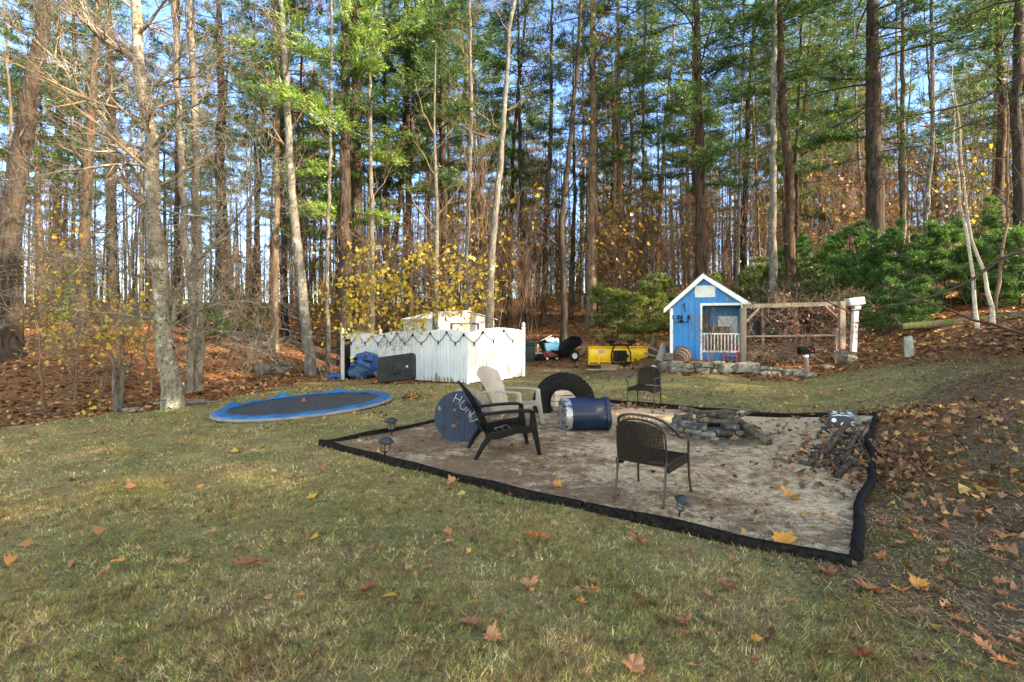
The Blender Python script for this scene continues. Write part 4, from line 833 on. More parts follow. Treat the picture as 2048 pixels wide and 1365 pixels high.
lights = thing('string_lights', 'black string lights with small bulbs swagged along the white fence', 'string lights', tuple(fo))
def on_fence(px):
    k = (px-1024)/F; a, b = (FL, FC) if px < 936 else (FC, FR); d = b-a; t = (k*a.y-a.x)/(d.x-k*d.y); t = min(1, max(0, t)); p = a+d*t
    u = d.normalized(); nrm = Vector((u.y, -u.x, 0)); p = p+nrm*.045; p.z = gzt(a.x,a.y)*(1-t)+gzt(b.x,b.y)*t; tt = (t*3) % 1 if px < 936 else t; p.z += 1.66+.13*4*tt*(1-tt); return p
hk = [691,718,745,770,795,827,862,895,929,964,1006,1042]; wire = MB()
for i in range(len(hk)-1):
    a, b = on_fence(hk[i]+.01), on_fence(hk[i+1]-.01); a.z -= .05; b.z -= .05; pts = []
    for j in range(11):
        t = j/10; px = hk[i]+(hk[i+1]-hk[i])*t; p = on_fence(px); z = a.z*(1-t)+b.z*t-.33*4*t*(1-t)*(1 if i else .9); pts.append(Vector((p.x, p.y, z))-fo)
    wire.tube(pts, .011, 5)
    for q in (pts[0], pts[5]):
        s = MB(); q = q+Vector((0, 0, -.01)); s.lathe([(0,0),(.022,0),(.024,-.05),(.03,-.085),(0,-.085)][::-1], 8, Matrix.Translation(q)); so_ = s.build('socket', BLACK_PL, lights)
        s = MB(); s.lathe([(0,-.085),(.022,-.088),(.03,-.115),(.022,-.14),(0,-.15)][::-1], 8, Matrix.Translation(q)); s.build('bulb', BULB, so_, True)
wire.build('wire', BLACK_PL, lights)
# ------------------------------------------------------------------ metal shed
A_ = Vector((-3.06, 20.5, 0)); sg = min(gzt(-3.06, 20.5), gzt(-2, 22)); shed = thing('metal_shed', 'white metal garden shed with double doors behind the fence', 'shed', (A_.x, A_.y, sg), R(46.5))
SHW = mk('shed_metal', (.62,.62,.60), (.52,.52,.50), 3, .45, c3=(.28,.22,.16), t3=.66, s3=2.2, stretch=(2,2,.4), bmp=.02); WSH, DSH, HS, AP = 3.3, 2.2, 2.12, 2.46
m = MB()
for k in range(22): x0 = k*WSH/22; m.bb(x0, x0+WSH/22-.012, .004*(k % 2), .03+.004*(k % 2), 0, HS)
for k in range(15): y0 = k*DSH/15; m.bb(.004*(k % 2), .03+.004*(k % 2), y0+.03, y0+DSH/15-.008+.02, 0, HS); m.bb(WSH-.03, WSH, y0+.03, y0+DSH/15+.02, 0, HS)
m.bb(0, WSH, DSH+.03, DSH+.06, 0, HS); m.prism([(0,.002,HS),(WSH,.002,HS),(WSH/2,.002,AP-.02)], (0,.03,0)); m.build('wall', SHW, shed)
m = MB(); m.prism([(-.1,-.08,HS-.02),(WSH/2,-.08,AP),(WSH/2,-.08,AP+.035),(-.1,-.08,HS+.015)], (0,DSH+.2,0)); m.prism([(WSH/2,-.08,AP),(WSH+.1,-.08,HS-.02),(WSH+.1,-.08,HS+.015),(WSH/2,-.08,AP+.035)], (0,DSH+.2,0)); m.build('roof', SHW, shed)
DKG = mk('dark_gap', (.02,.018,.016), None, 3, .8, bmp=0)
m = MB(); m.bb(.75, .83, -.03, -.002, 0, 1.9); m.bb(2.25, 2.33, -.03, -.002, 0, 1.9); m.bb(.75, 2.33, -.03, -.002, 1.9, 1.96); m.build('door_frame', DKG, shed)
for x0 in (.86, 1.55): m = MB(); m.bb(x0, x0+.67, -.025, -.004, .05, 1.88); m.build('door', SHW, shed)
# small white object on the shed wall
m = MB(); m.bb(-.05, -.005, 1.1, 1.32, 1.3, 1.52, 0); m.bb(-.06, -.052, 1.14, 1.28, 1.35, 1.47, 1); m.build('wall_box', [WHITE, BLACK_MET], shed)
# ------------------------------------------------------------------ trampoline
tramp = thing('trampoline', 'sunken round trampoline with wavy blue safety pad', 'trampoline', (TC[0], TC[1], float(GZ(*TC))))
to = tramp.location.copy(); gx_ = (gz(TC[0]+1.8, TC[1])-gz(TC[0]-1.8, TC[1]))/3.6; gy_ = (gz(TC[0], TC[1]+1.8)-gz(TC[0], TC[1]-1.8))/3.6
def tz(a, r, h): x, y = r*math.cos(a), r*math.sin(a); return Vector((x, y, gx_*x+gy_*y+h))
N = 120; rings = []
for r_, h_, wv in ((1.55,.045,.006),(1.57,.07,.01),(1.64,.075,.016),(1.73,.065,.022),(1.785,.04,.026),(1.80,.0,.026)):
    rings.append([tz(2*math.pi*j/N, r_+wv*math.sin(j*.9+r_*3)*math.sin(j*.23)+.01*math.sin(j*2.3), h_+wv*(math.sin(j*.7+r_*9)+.7*math.sin(j*1.9))*.8+(.09*max(0,math.sin(j*.42+2))**6 if 1.6 < r_ < 1.75 and 25 < j < 62 else 0)) for j in range(N)])
m = MB(); m.add([p for r_ in rings for p in r_], [(i*N+j, i*N+(j+1) % N, (i+1)*N+(j+1) % N, (i+1)*N+j) for i in range(5) for j in range(N)])
m.build('safety_pad', mk('blue_vinyl', (.006,.075,.20), (.010,.11,.28), 3, .5, c3=(.07,.15,.30), t3=.60, s3=2, bmp=.25, bd=.03), tramp, True)
m = MB(); m.add([tz(0,0,.03)]+[tz(2*math.pi*j/N, 1.50, .035) for j in range(N)], [(0, j+1, (j+1) % N+1) for j in range(N)]); m.build('mat', mk('black_mesh', (.018,.019,.024), (.035,.036,.042), 2.5, .65, bmp=.1), tramp)
m = MB()
for j in range(80): a = 2*math.pi*j/80; m.tube([tz(a, 1.49, .035), tz(a, 1.6, .04)], .012, 4)
m.build('springs', mk('spring_steel', (.12,.12,.13), None, 9, .4, .8, bmp=0), tramp)
m = MB(); m.tube([tz(2*math.pi*j/60, 1.81, .01) for j in range(60)], .035, 6, closed=True); m.build('rim_board', mk('rim_wood', (.20,.19,.18), (.13,.12,.11), 5, .8), tramp, True)
# ------------------------------------------------------------------ sand edging
EDGE = mk('black_rubber_edging', (.006,.0055,.005), (.022,.019,.017), 22, .9, bmp=1., bd=.03, spec=.03)
def edging(a, b, label, w_=.1, h=.11, seed=1, bow=0):
    a = Vector((*a, 0)); b = Vector((*b, 0)); t = thing('garden_edging', label, 'edging', (a.x, a.y, gzt(a.x, a.y)), group='edging round the sand'); o_ = t.location.copy(); L = (b-a).length; u = (b-a)/L; nr = Vector((-u.y, u.x, 0)); rn_ = random.Random(seed); n = 3
    for i in range(n):
        m = MB(); k = 14; top = []; t0 = i/n; t1 = (i+1)/n-.004; vs = []
        for j in range(k+1):
            s_ = t0+(t1-t0)*j/k; p = a+(b-a)*s_+nr*(bow*math.sin(math.pi*s_)+.012*math.sin(s_*40+seed)); z = gzt(p.x, p.y); wz = .012*math.sin(s_*23+seed*2)
            for q, zz in ((-1,-.06),(-.92,h*.8+wz),(-.75,h+wz),(.75,h+wz),(.92,h*.8+wz),(1,-.06)):
                c = p+nr*q*w_/2; vs.append((c.x-o_.x, c.y-o_.y, z+zz-o_.z))
        fs = [(j*6+e, j*6+e+1, j*6+e+7, j*6+e+6) for j in range(k) for e in range(5)]+[(0,1,2,3,4,5), tuple(k*6+e for e in (5,4,3,2,1,0))]
        m.add(vs, fs); m.build('edging_length', EDGE, t)
edging(SAND[0], SAND[1], 'long black rubber edging along the near side of the sand', .078, .075, 1, -.06)
edging(SAND[0], SAND[3], 'thin dark edging running behind the cable spool on the left', .08, .07, 2)
edging(SAND[3], SAND[2], 'thin dark edging along the far side of the sand behind the fire pit', .08, .09, 3, .12)
m = MB(); pts = []; rs = []; rn_ = random.Random(4)
for i in range(64):
    t = i/63; x = SAND[2][0]*(1-t)+SAND[1][0]*t; y = SAND[2][1]*(1-t)+SAND[1][1]*t; of = .05*math.sin(t*12+1)*(t*(1-t)*4)+.02*math.sin(t*31)*(t*(1-t)*4)-.0; x += .78*of-.0; y -= .62*of; pts.append((x, y, gzt(x, y)+.07+.025*math.sin(t*21))); rs.append((.034+.010*t+.005*math.sin(i*2.1))*(1 if i not in (22, 41) else .8))
m.tube(pts, rs, 12); tag(m.build('drain_pipe', mk('black_fabric_pipe', (.006,.006,.007), (.015,.014,.015), 30, .8, spec=.05, bmp=.7, bd=.02), smooth=True), 'lumpy black pipe snaking along the right side of the sand', 'pipe')
# ------------------------------------------------------------------ path lights
def path_light(px, py, tilt, az, label, s=1.):
    p = gp(px, py); t = thing('path_light', label, 'garden light', p, rot=Euler((tilt*math.cos(az), tilt*math.sin(az), 0)), group='solar path lights'); t.scale = (s, s, s)
    GM = mk('dark_lamp_metal', (.018,.018,.018), (.035,.035,.033), 9, .4, .3, bmp=.05); LN = mk('ribbed_lens', (.20,.19,.15), (.13,.12,.09), 20, .3, stretch=(1,1,6), bmp=.2)
    m = MB(); m.lathe([(0,-.1),(.009,-.1),(.009,.07),(.014,.08),(.03,.09),(.036,.10),(0,.10)], 14); m.build('stake', GM, t, True)
    m = MB(); m.lathe([(0,.10),(.032,.10),(.043,.185),(0,.185)], 16); m.build('lens', LN, t, True)
    m = MB()
    for z_, r_ in ((.10,.037),(.13,.041),(.158,.044)): m.tube([(r_*math.cos(a*math.pi/8), r_*math.sin(a*math.pi/8), z_) for a in range(16)], .0035, 5, closed=True)
    for a in range(4): m.tube([(.037*math.cos(a*1.57), .037*math.sin(a*1.57), .1), (.047*math.cos(a*1.57), .047*math.sin(a*1.57), .186)], .0035, 5)
    m.build('cage', GM, t)
    m = MB(); m.lathe([(0,.182),(.072,.178),(.074,.188),(.055,.205),(.03,.222),(.012,.226),(0,.228)], 20); m.build('cap', GM, t, True)
path_light(1356, 1042, .22, 1.2, 'leaning mushroom capped solar light beside the near wicker chair', 1.0)
path_light(769, 920, .12, .9, 'mushroom capped solar light inside the left corner of the sand', 1.35)
path_light(784, 872, .1, -.4, 'small solar light on grass beside the thin left edging', 1.35)
# ------------------------------------------------------------------ cable spool
SPB = mk('blue_spool_paint', (.004,.012,.038), (.010,.027,.070), 4, .65, c3=(.16,.16,.15), t3=.62, s3=9, stretch=(1,1,.5), bmp=.3, lo=.3, hi=.7)
sp = gp(919, 886); spool = thing('cable_spool', 'big cable spool on edge, painted dark blue with white capital letters', 'cable spool', (sp.x, sp.y, sp.z+.375), R(-10))
def disc(y0, th, name, mats):
    m = MB(); rd = .375; n = 5
    for i in range(n):
        x0 = -rd+2*rd*i/n+.002; x1 = -rd+2*rd*(i+1)/n-.002; pts = []
        for k in range(9): x = x0+(x1-x0)*k/8; pts.append((x, y0, math.sqrt(max(0, rd*rd-x*x))))
        for k in range(9): x = x1-(x1-x0)*k/8; pts.append((x, y0, -math.sqrt(max(0, rd*rd-x*x))))
        m.prism(pts, (0, th, 0))
    return m.build(name, mats, spool)
d1 = disc(-.02, .04, 'front_disc', SPB); disc(.42, .04, 'rear_disc', WOOD_GREY)
m = MB(); m.lathe([(.17,.02),(.17,.42)], 24, Matrix.Rotation(R(-90), 4, 'X')); m.build('core', WOOD_BROWN, spool)
LETW = mk('white_letter_paint', (.70,.70,.68), None, 20, .7, bmp=0, c3=(.1,.13,.2), t3=.60, s3=22)
def strokes(m, segs, c, ang, s):
    ca, sa = math.cos(ang), math.sin(ang)
    f = lambda q: Vector((c[0]+(q[0]*ca-q[1]*sa)*s, -.0225, c[1]+(q[0]*sa+q[1]*ca)*s))
    for a, b in segs: m.beam(f(a), f(b), .026, .004, up=(0, 1, 0)) if False else m.beam(f(a), f(b), .004, .026, up=(0, 1, 0))
LT_ = {'H': [((-.35,-.5),(-.35,.5)),((.35,-.5),(.35,.5)),((-.35,0),(.35,0))], 'U': [((-.35,.5),(-.35,-.3)),((-.35,-.3),(-.15,-.5)),((-.15,-.5),(.15,-.5)),((.15,-.5),(.35,-.3)),((.35,-.3),(.35,.5))],
      'N': [((-.35,-.5),(-.35,.5)),((-.35,.5),(.35,-.5)),((.35,-.5),(.35,.5))], 'T': [((-.4,.5),(.4,.5)),((0,.5),(0,-.5))]}
m = MB()
for ch, c, an in (('H',(-.02,.265),-25),('U',(.075,.175),-38),('N',(.165,.085),-52),('T',(.245,-.03),-68)): strokes(m, LT_[ch], c, R(an), .125)
m.build('lettering', LETW, d1)
for x, z, r_, mt_ in ((0,-.01,.042,0),(.01,.09,.018,0),(-.005,-.13,.02,0),(-.07,.105,.024,1),(-.08,-.125,.028,1),(.17,-.045,.024,1),(-.245,-.17,.03,0),(-.08,.165,.016,0)):
    m = MB(); M4 = Matrix.Translation((x, -.0235, z))@Matrix.Rotation(R(90), 4, 'X')
    if mt_: m.lathe([(0,.006),(r_*.5,.006),(r_*.55,.001),(r_,.001),(r_,-.004)], 14, M4); m.build('bolt_washer', mk('rusty_steel', (.30,.09,.04), (.16,.06,.03), 20, .7, .3), d1)
    else: m.lathe([(0,.0015),(r_,.0015),(r_,-.002)], 14, M4); m.build('bolt_hole', DKG, d1)
# ------------------------------------------------------------------ adirondack chairs
def adirondack(name, label, loc, rz, mat, arch):
    t = thing(name, label, 'adirondack chair', loc, R(rz))
    m = MB()
    for i in range(6):          # back slats, fan shaped with a rounded top
        vs = []; nv = 8
        for k in range(nv+1):
            v = k/nv
            for s_ in (0, 1):
                u = -1+2*(i+s_*.955+.02)/6; hw = .21+.11*v; y = u*hw; tz_ = 1-.16*u*u; vv = v*tz_; x = -.17-.36*vv+.05*(1-u*u)*-1+.03*math.sin(v*3); z = .27+.70*vv
                for th in (0, .022): vs.append((x-th*.9, y, z-th*.4))
        fs = []
        for k in range(nv):
            o_ = k*4; fs += [(o_,o_+2,o_+6,o_+4),(o_+1,o_+5,o_+7,o_+3),(o_,o_+4,o_+5,o_+1),(o_+2,o_+3,o_+7,o_+6)]
        fs += [(0,1,3,2),(nv*4,nv*4+2,nv*4+3,nv*4+1)]; m.add(vs, fs)
    m.build('backrest', mat, t, bevel=.004)
    m = MB()
    for zz, ww in ((.36,.245),(.62,.285)): m.beam((-.255-.36*(zz-.27)/.7,-ww,zz), (-.255-.36*(zz-.27)/.7,ww,zz), .02, .06)
    m.build('back_brace', mat, t, bevel=.004)
    m = MB()
    for i in range(6):
        s0 = i/6; s1 = (i+1)/6-.03
        f = lambda s: Vector((-.20+.52*s, 0, .255+.125*s-.05*math.sin(s*3.14)-(.06*max(0, s-.8)*5 if s > .8 else 0)))
        a, b = f(s0), f(s1); m.beam((a+b)/2-Vector((0,.255,0)), (a+b)/2+Vector((0,.255,0)), (b-a).length, .02, up=(b-a).cross(Vector((0,1,0))).normalized()*-1)
    m.build('seat', mat, t, bevel=.003)
    for sd in (-1, 1):
        y = sd*.31; m = MB()
        pts = [(-.36,.57,.05),(-.2,.585,.085),(0,.60,.10),(.2,.605,.115),(.32,.60,.115),(.36,.585,.10),(.375,.56,.08)] ; vs = []
        for x, z, w_ in pts:
            for yy in (-w_/2, w_/2):
                for zz in (-.022 if not arch else -.03, 0): vs.append((x, y+yy, z+zz))
        fs = []
        for k in range(len(pts)-1):
            o_ = k*4; fs += [(o_+1,o_+3,o_+7,o_+5),(o_,o_+4,o_+6,o_+2),(o_,o_+1,o_+5,o_+4),(o_+2,o_+6,o_+7,o_+3)]
        fs += [(0,2,3,1),((len(pts)-1)*4,(len(pts)-1)*4+1,(len(pts)-1)*4+3,(len(pts)-1)*4+2)]; m.add(vs, fs); m.build('armrest', mat, t, bevel=.008)
        def leg(pp, wd, th):
            m = MB(); vs = []
            for (x, z), w_ in zip(pp, wd):
                for dx, dy in ((-w_/2,-th/2),(w_/2,-th/2),(w_/2,th/2),(-w_/2,th/2)): vs.append((x+dx, y+dy+sd*.01*(.5-z), z))
            k = len(pp); fs = [(0,3,2,1)]+[(i*4+j, i*4+(j+1) % 4, (i+1)*4+(j+1) % 4, (i+1)*4+j) for i in range(k-1) for j in range(4)]+[tuple((k-1)*4+j for j in range(4))]
            m.add(vs, fs); m.build('leg', mat, t, bevel=.006)
        leg([(.44,0),(.40,.2),(.36,.36),(.345,.57)], [.045,.06,.09,.06], .05)
        leg([(-.40,0),(-.32,.14),(-.22,.27),(-.17,.33)], [.045,.065,.10,.09], .05)
        m = MB(); m.prism([(-.26,y-.02,.24),(-.1,y-.02,.24),(.1,y-.02,.30),(.38,y-.02,.30),(.37,y-.02,.40),(.1,y-.02,.37),(-.28,y-.02,.31)], (0,.035,0)); m.build('side_rail', mat, t, bevel=.004)
    return t
p = gp(1022, 852); adirondack('adirondack_chair', 'tan plastic adirondack chair between the spool and the big tyre', (p.x-.0, p.y, p.z+SZ*.5), -32, TAN_PL, False)
p = gp(1003, 907); adirondack('adirondack_chair', 'black plastic adirondack chair standing in front of the blue spool', (p.x, p.y, p.z+SZ), 13, BLACK_PL, True)
# ------------------------------------------------------------------ wicker chairs
def wicker(label, loc, rz):
    t = thing('wicker_chair', label, 'chair', loc, R(rz), group='dark wicker chairs on metal legs')
    half = [(.265,.60),(.30,.59,-.01),(.33,.62,-.0)]
    top = lambda sd: [Vector(q) for q in [(.25,sd*.285,.54),(.305,sd*.285,.585),(.30,sd*.29,.635),(.22,sd*.295,.655),(.08,sd*.30,.645),(-.04,sd*.30,.67),(-.15,sd*.285,.755),(-.24,sd*.235,.835),(-.30,sd*.14,.885)]]
    L_ = top(-1)+[Vector((-.32, 0, .90))]+top(1)[::-1]
    fine = []
    for i in range(len(L_)-1):
        a = L_[max(i-1, 0)]; b = L_[i]; c = L_[i+1]; d = L_[min(i+2, len(L_)-1)]
        for k in range(5):
            s = k/5; fine.append(.5*((2*b)+(c-a)*s+(2*a-5*b+4*c-d)*s*s+(3*b-a-3*c+d)*s**3))
    fine.append(L_[-1]); m = MB(); m.tube(fine, .0145, 8); m.build('arm_rail', BRONZE, t, True)
    def bx(y, z):   # barrel back surface
        return -.245-.07*(1-(y/.26)**2)-.05*(z-.43)/.4
    inner = [(-.235,-.245,.40),(-.25,-.25,.55),(-.265,-.245,.72),(-.285,-.20,.80),(-.32,-.1,.845),(-.33,0,.855)]; inner = inner+[(a, -b, c) for a, b, c in inner[::-1][1:]]
    m = MB(); m.tube(inner, .011, 8); m.build('back_frame', BRONZE, t, True)
    m = MB()   # zigzag between the two rails
    for k in range(9):
        y0 = -.2+.4*k/9; y1 = y0+.4/9; za = .845-.9*y0*y0; zb = .885-.9*((y0+y1)/2)**2; m.tube([(-.32,y0,za),(-.325,(y0+y1)/2,zb),(-.32,y1,.845-.9*y1*y1)], .004, 4)
    m.build('back_lacing', BRONZE, t)
    m = MB(); n = 40
    for k in range(n):
        y = -.24+.48*(k+.5)/n; zt = .84-1.0*abs(y)**2.2*1.6 if abs(y) < .2 else .79-(abs(y)-.2)*1.0; m.beam((bx(y,.44),y,.44), (bx(y,zt),y,zt), .004, .0075, up=(1,0,0)) if False else m.tube([(bx(y,.44),y,.44),(bx(y,.6),y,.6),(bx(y,zt),y,zt)], .0056, 4)
    for k in range(26):
        z = .445+.385*k/26; hw = .235 if z < .74 else .235-(z-.74)*1.3; m.tube([(bx(hw*q/5, z)+.003, hw*q/5, z) for q in range(-5, 6)], .0042, 4)
    m.build('woven_back', WICKER, t)
    m = MB(); m.tube([(bx(.235*q/5, .43)-.01, .235*q/5, .435) for q in range(-5, -1)], .024, 8); m.build('seat_roll', WICKER, t, True)
    m = MB(); vs = []; nx_, ny_ = 12, 12
    for i in range(nx_+1):
        for j in range(ny_+1):
            x = -.27+.54*i/nx_; y = (-.24-.03*i/nx_)*(1-2*j/ny_); x -= (.03*(1-(y/.25)**2) if i == 0 else 0); z = .425-.02*math.sin(math.pi*i/nx_)*math.sin(math.pi*j/ny_); vs.append((x, y, z))
    fs = [(i*13+j, i*13+j+1, (i+1)*13+j+1, (i+1)*13+j) for i in range(12) for j in range(12)]; o2 = len(vs); vs += [(a, b, c-.025) for a, b, c in vs]; fs += [tuple(q+o2 for q in f)[::-1] for f in fs]
    rim = [i*13 for i in range(13)]+[12*13+j for j in range(1, 13)]+[i*13+12 for i in range(11, -1, -1)]+[j for j in range(11, 0, -1)]
    fs += [(rim[k], rim[(k+1) % len(rim)], rim[(k+1) % len(rim)]+o2, rim[k]+o2) for k in range(len(rim))]; m.add(vs, fs)
    for k in range(26): y = -.25+.5*k/25; m.tube([(-.26,y*.96,.428),(.27,y*1.06,.428)], .0045, 4)
    m.build('seat', WICKER, t)
    m = MB()
    for sd in (-1, 1): m.bb(-.24, .26, sd*.262-.012, sd*.262+.012, .335, .40)
    m.prism([(.26,-.26,.40),(.26,-.26,.335),(.26,-.13,.375),(.26,.13,.375),(.26,.26,.335),(.26,.26,.40)], (.02,0,0)); m.build('apron', WICKER, t)
    for sd in (-1, 1):
        m = MB(); m.tube([(.33,sd*.285,0),(.295,sd*.275,.18),(.275,sd*.275,.42),(.262,sd*.282,.56)], .0125, 8); m.lathe([(0,0),(.018,0),(.018,.015),(0,.015)], 10, Matrix.Translation((.33,sd*.285,0))); m.build('leg', BRONZE, t, True)
        m = MB(); m.tube([(-.325,sd*.245,0),(-.275,sd*.245,.2),(-.24,sd*.245,.45)], .0125, 8); m.lathe([(0,0),(.018,0),(.018,.015),(0,.015)], 10, Matrix.Translation((-.325,sd*.245,0))); m.build('leg', BRONZE, t, True)
    t.scale = (1, 1, .94)
    return t
wicker('wicker chair seen from behind in the foreground of the sand', (1.40, 5.12, SZ), 52)
p = gp(1290, 814); wicker('wicker chair at the far edge of the sand facing the camera', (p.x, p.y, p.z+SZ), -122)
# ------------------------------------------------------------------ tractor tyre
ty = gp(1129, 829); tyre = thing('tractor_tyre', 'huge black tractor tyre half buried upright in the sand', 'tyre', (ty.x, ty.y+.1, .215), 0, rot=(R(90), 0, R(-16)))
m = MB(); prof = [(.28,-.10),(.30,-.14),(.40,-.17),(.50,-.165),(.555,-.145),(.575,-.10),(.58,0),(.575,.10),(.555,.145),(.50,.165),(.40,.17),(.30,.14),(.28,.10),(.315,.08),(.44,.10),(.52,.07),(.53,0),(.52,-.07),(.44,-.10),(.315,-.08)]
m.lathe(prof, 64, closed=True); m.build('tyre_body', RUBBER, tyre, True)
m = MB()
for k in range(40):
    for sd in (-1, 1):
        a = 2*math.pi*(k+.5*(sd > 0))/40; M_ = Matrix.Rotation(a, 3, 'Z')
        a0 = M_@Vector((.585, 0, sd*.012)); a1 = M_@(Matrix.Rotation(.09, 3, 'Z')@Vector((.575, 0, sd*.14))); m.beam(a0, a1, .035, .03, up=tuple(M_@Vector((1,0,0)))); a2 = M_@(Matrix.Rotation(.10, 3, 'Z')@Vector((.50, 0, sd*.175))); m.beam(a1, a2, .03, .022, up=tuple(M_@Vector((0,0,1))))
m.build('tread', RUBBER, tyre, bevel=.004)
# crate behind it
cp = Vector((ty.x+.03, ty.y+1.0, gzt(ty.x, ty.y+1))); cr = thing('wooden_crate', 'pale slatted wooden crate seen through the tyre', 'crate', cp, R(24)); m = MB()
for k in range(4):
    z = .02+k*.115; m.bb(-.25,.25,-.20,-.185,z,z+.095); m.bb(-.25,.25,.185,.20,z,z+.095); m.bb(-.25,-.235,-.184,.184,z,z+.095); m.bb(.235,.25,-.184,.184,z,z+.095)
for sx_ in (-1, 1):
    for sy_ in (-1, 1): m.bb(sx_*.215-.018, sx_*.215+.018, sy_*.165-.018, sy_*.165+.018, .01, .47)
m.build('slats', mk('pale_grey_wood', (.42,.39,.35), (.30,.27,.24), 8, .85, stretch=(1,1,6), bmp=.2), cr)
m = MB()
for k in range(4): m.bb(-.25, .25, -.2+k*.103, -.2+k*.103+.09, .475, .49)
m.build('lid', mk('pale_grey_wood_lid', (.46,.43,.38), (.34,.31,.27), 8, .85, bmp=.2), cr)
# ------------------------------------------------------------------ blue barrel on its side
bp = gp(1172, 866); barrel = thing('plastic_barrel', 'dented glossy dark blue barrel lying on its side with a scuffed silver end', 'barrel', (bp.x-.0, bp.y+.2, bp.z+.275), 0, rot=(0, R(90), R(10)))
BBL = mk('blue_glossy_plastic', (.005,.011,.036), (.009,.020,.055), 3, .34, spec=.3, c3=(.10,.13,.18), t3=.66, s3=3, bmp=.06)
def bmesh_(prof, n, name, mat, dent=True):
    m = MB(); vs = []
    for r_, z in prof:
        for j in range(n):
            a = 2*math.pi*j/n; rr = r_*(1-.012*(j % 6 == 0))
            if dent and z > .1: rr *= 1-.16*math.exp(-((a-4.4)/.5)**2)*math.exp(-((z-.33)/.16)**2)-.12*math.exp(-((a-2.6)/.45)**2)*math.exp(-((z-.36)/.1)**2)+.02*math.sin(3*a+z*9)
            vs.append((rr*math.cos(a), rr*math.sin(a), z))
    k = len(prof); fs = [(i*n+j, i*n+(j+1) % n, (i+1)*n+(j+1) % n, (i+1)*n+j) for i in range(k-1) for j in range(n)]; m.add(vs, fs); return m.build(name, mat, barrel, True)
bmesh_([(.245,-.38),(.262,-.37),(.266,-.34)]+[(.266+.006*math.sin((z_+.3)*8), z_) for z_ in np.linspace(-.33, .30, 16)]+[(.285,.31),(.290,.34),(.285,.37),(.27,.385),(.265,.37),(.262,.3),(.24,-.25),(0,-.25)], 72, 'shell', BBL)
m = MB(); m.lathe([(0,-.385),(.244,-.381),(.268,-.372),(.2705,-.33),(.2705,-.27)], 48); o_ = m.build('foil_end', mk('silver_foil', (.24,.24,.25), (.44,.44,.46), 10, .4, .5, c3=(.04,.045,.07), t3=.50, s3=8, bmp=.6, bd=.02), barrel, True)
# ------------------------------------------------------------------ fire pit
BLK = mk('rough_block', (.07,.06,.05), (.19,.165,.135), 10, .92, c3=(.025,.022,.02), t3=.47, s3=3, bmp=1., bd=.04)
pit = thing('fire_pit', 'round fire pit of stacked grey wall blocks', 'fire pit', (PITC[0], PITC[1], gzt(*PITC)+SZ-.01)); rn = random.Random(8)
for c_ in range(3):
    for k in range(13):
        if c_ == 2 and k in (2, 3, 6, 9, 12): continue
        a0 = 2*math.pi*(k+.5*(c_ % 2))/13; a1 = a0+2*math.pi/13-.035; m = MB(); z0 = c_*.088-.05; z1 = z0+.082; vs = []
        ro = .555+rn.uniform(-.018, .018); ri = .37; n = 5
        for z_, sh in ((z0, 0), (z0+.03, .022), (z1-.03, .022), (z1, 0)):
            for q in range(n): a = a0+(a1-a0)*q/(n-1); r_ = ro-.02+sh+.012*(1-abs(q-2)/2)+rn.uniform(-.006, .006); vs.append((r_*math.cos(a), r_*math.sin(a), z_))
            vs += [(ri*math.cos(a1), ri*math.sin(a1), z_), (ri*math.cos(a0), ri*math.sin(a0), z_)]
        w7 = n+2; fs = [(i*w7+j, i*w7+(j+1) % w7, (i+1)*w7+(j+1) % w7, (i+1)*w7+j) for i in range(3) for j in range(w7)]+[tuple(range(w7))[::-1], tuple(3*w7+j for j in range(w7))]
        m.add(vs, fs); ob_ = m.build('block', BLK, pit, bevel=.008); ob_.rotation_euler = (rn.gauss(0,.018), rn.gauss(0,.018), rn.gauss(0,.03))
m = MB(); vs = [(0,0,.08)]; k = 24
for r_, z_ in ((.2,.06),(.40,.0)):
    for j in range(k): vs.append((r_*math.cos(2*math.pi*j/k), r_*math.sin(2*math.pi*j/k), z_+rn.uniform(-.03, .03)))
m.add(vs, [(0,1+j,1+(j+1) % k) for j in range(k)]+[(1+j,1+k+j,1+k+(j+1) % k,1+(j+1) % k) for j in range(k)]); m.build('ash_bed', mk('ash', (.03,.028,.026), (.20,.19,.18), 12, .95, bmp=.8, bd=.03), pit)
LOGM = barkmat('charred_bark', (.010,.008,.006), (.13,.10,.07), .3, 12, (.34,.30,.25), .60, 1.0); LOGB = barkmat('branch_bark', (.016,.011,.008), (.095,.07,.052), .3, 12, (.17,.155,.13), .68, .8)
def stick(pts, rad, label, mat=LOGM, name='log', group=None, n=10, twigs=()):
    pts = [Vector(p) for p in pts]; o_ = pts[0].copy(); fine = []; rs = []; r_ = random.Random(int(abs(o_.x*100)+abs(o_.y*37)+n))
    for i in range(len(pts)-1):
        for k in range(6): t = k/6; fine.append(pts[i].lerp(pts[i+1], t)-o_+Vector([r_.gauss(0, rad[0]*.08) for _ in range(3)])); rs.append((rad[0]+(rad[1]-rad[0])*(i+t)/(len(pts)-1))*r_.uniform(.92, 1.08))
    fine.append(pts[-1]-o_); rs.append(rad[1]); m = MB(); m.tube(fine, rs, n)
    for a, b, rr in twigs: m.tube([Vector(a)-o_, (Vector(a)+Vector(b))/2-o_+Vector((.01,0,.02)), Vector(b)-o_], [rr, rr*.8, rr*.5], 7)
    ob = m.build(name, mat, None, True); ob.location = o_; return tag(ob, label, 'log' if name == 'log' else 'branch', group)
pz = gzt(*PITC)
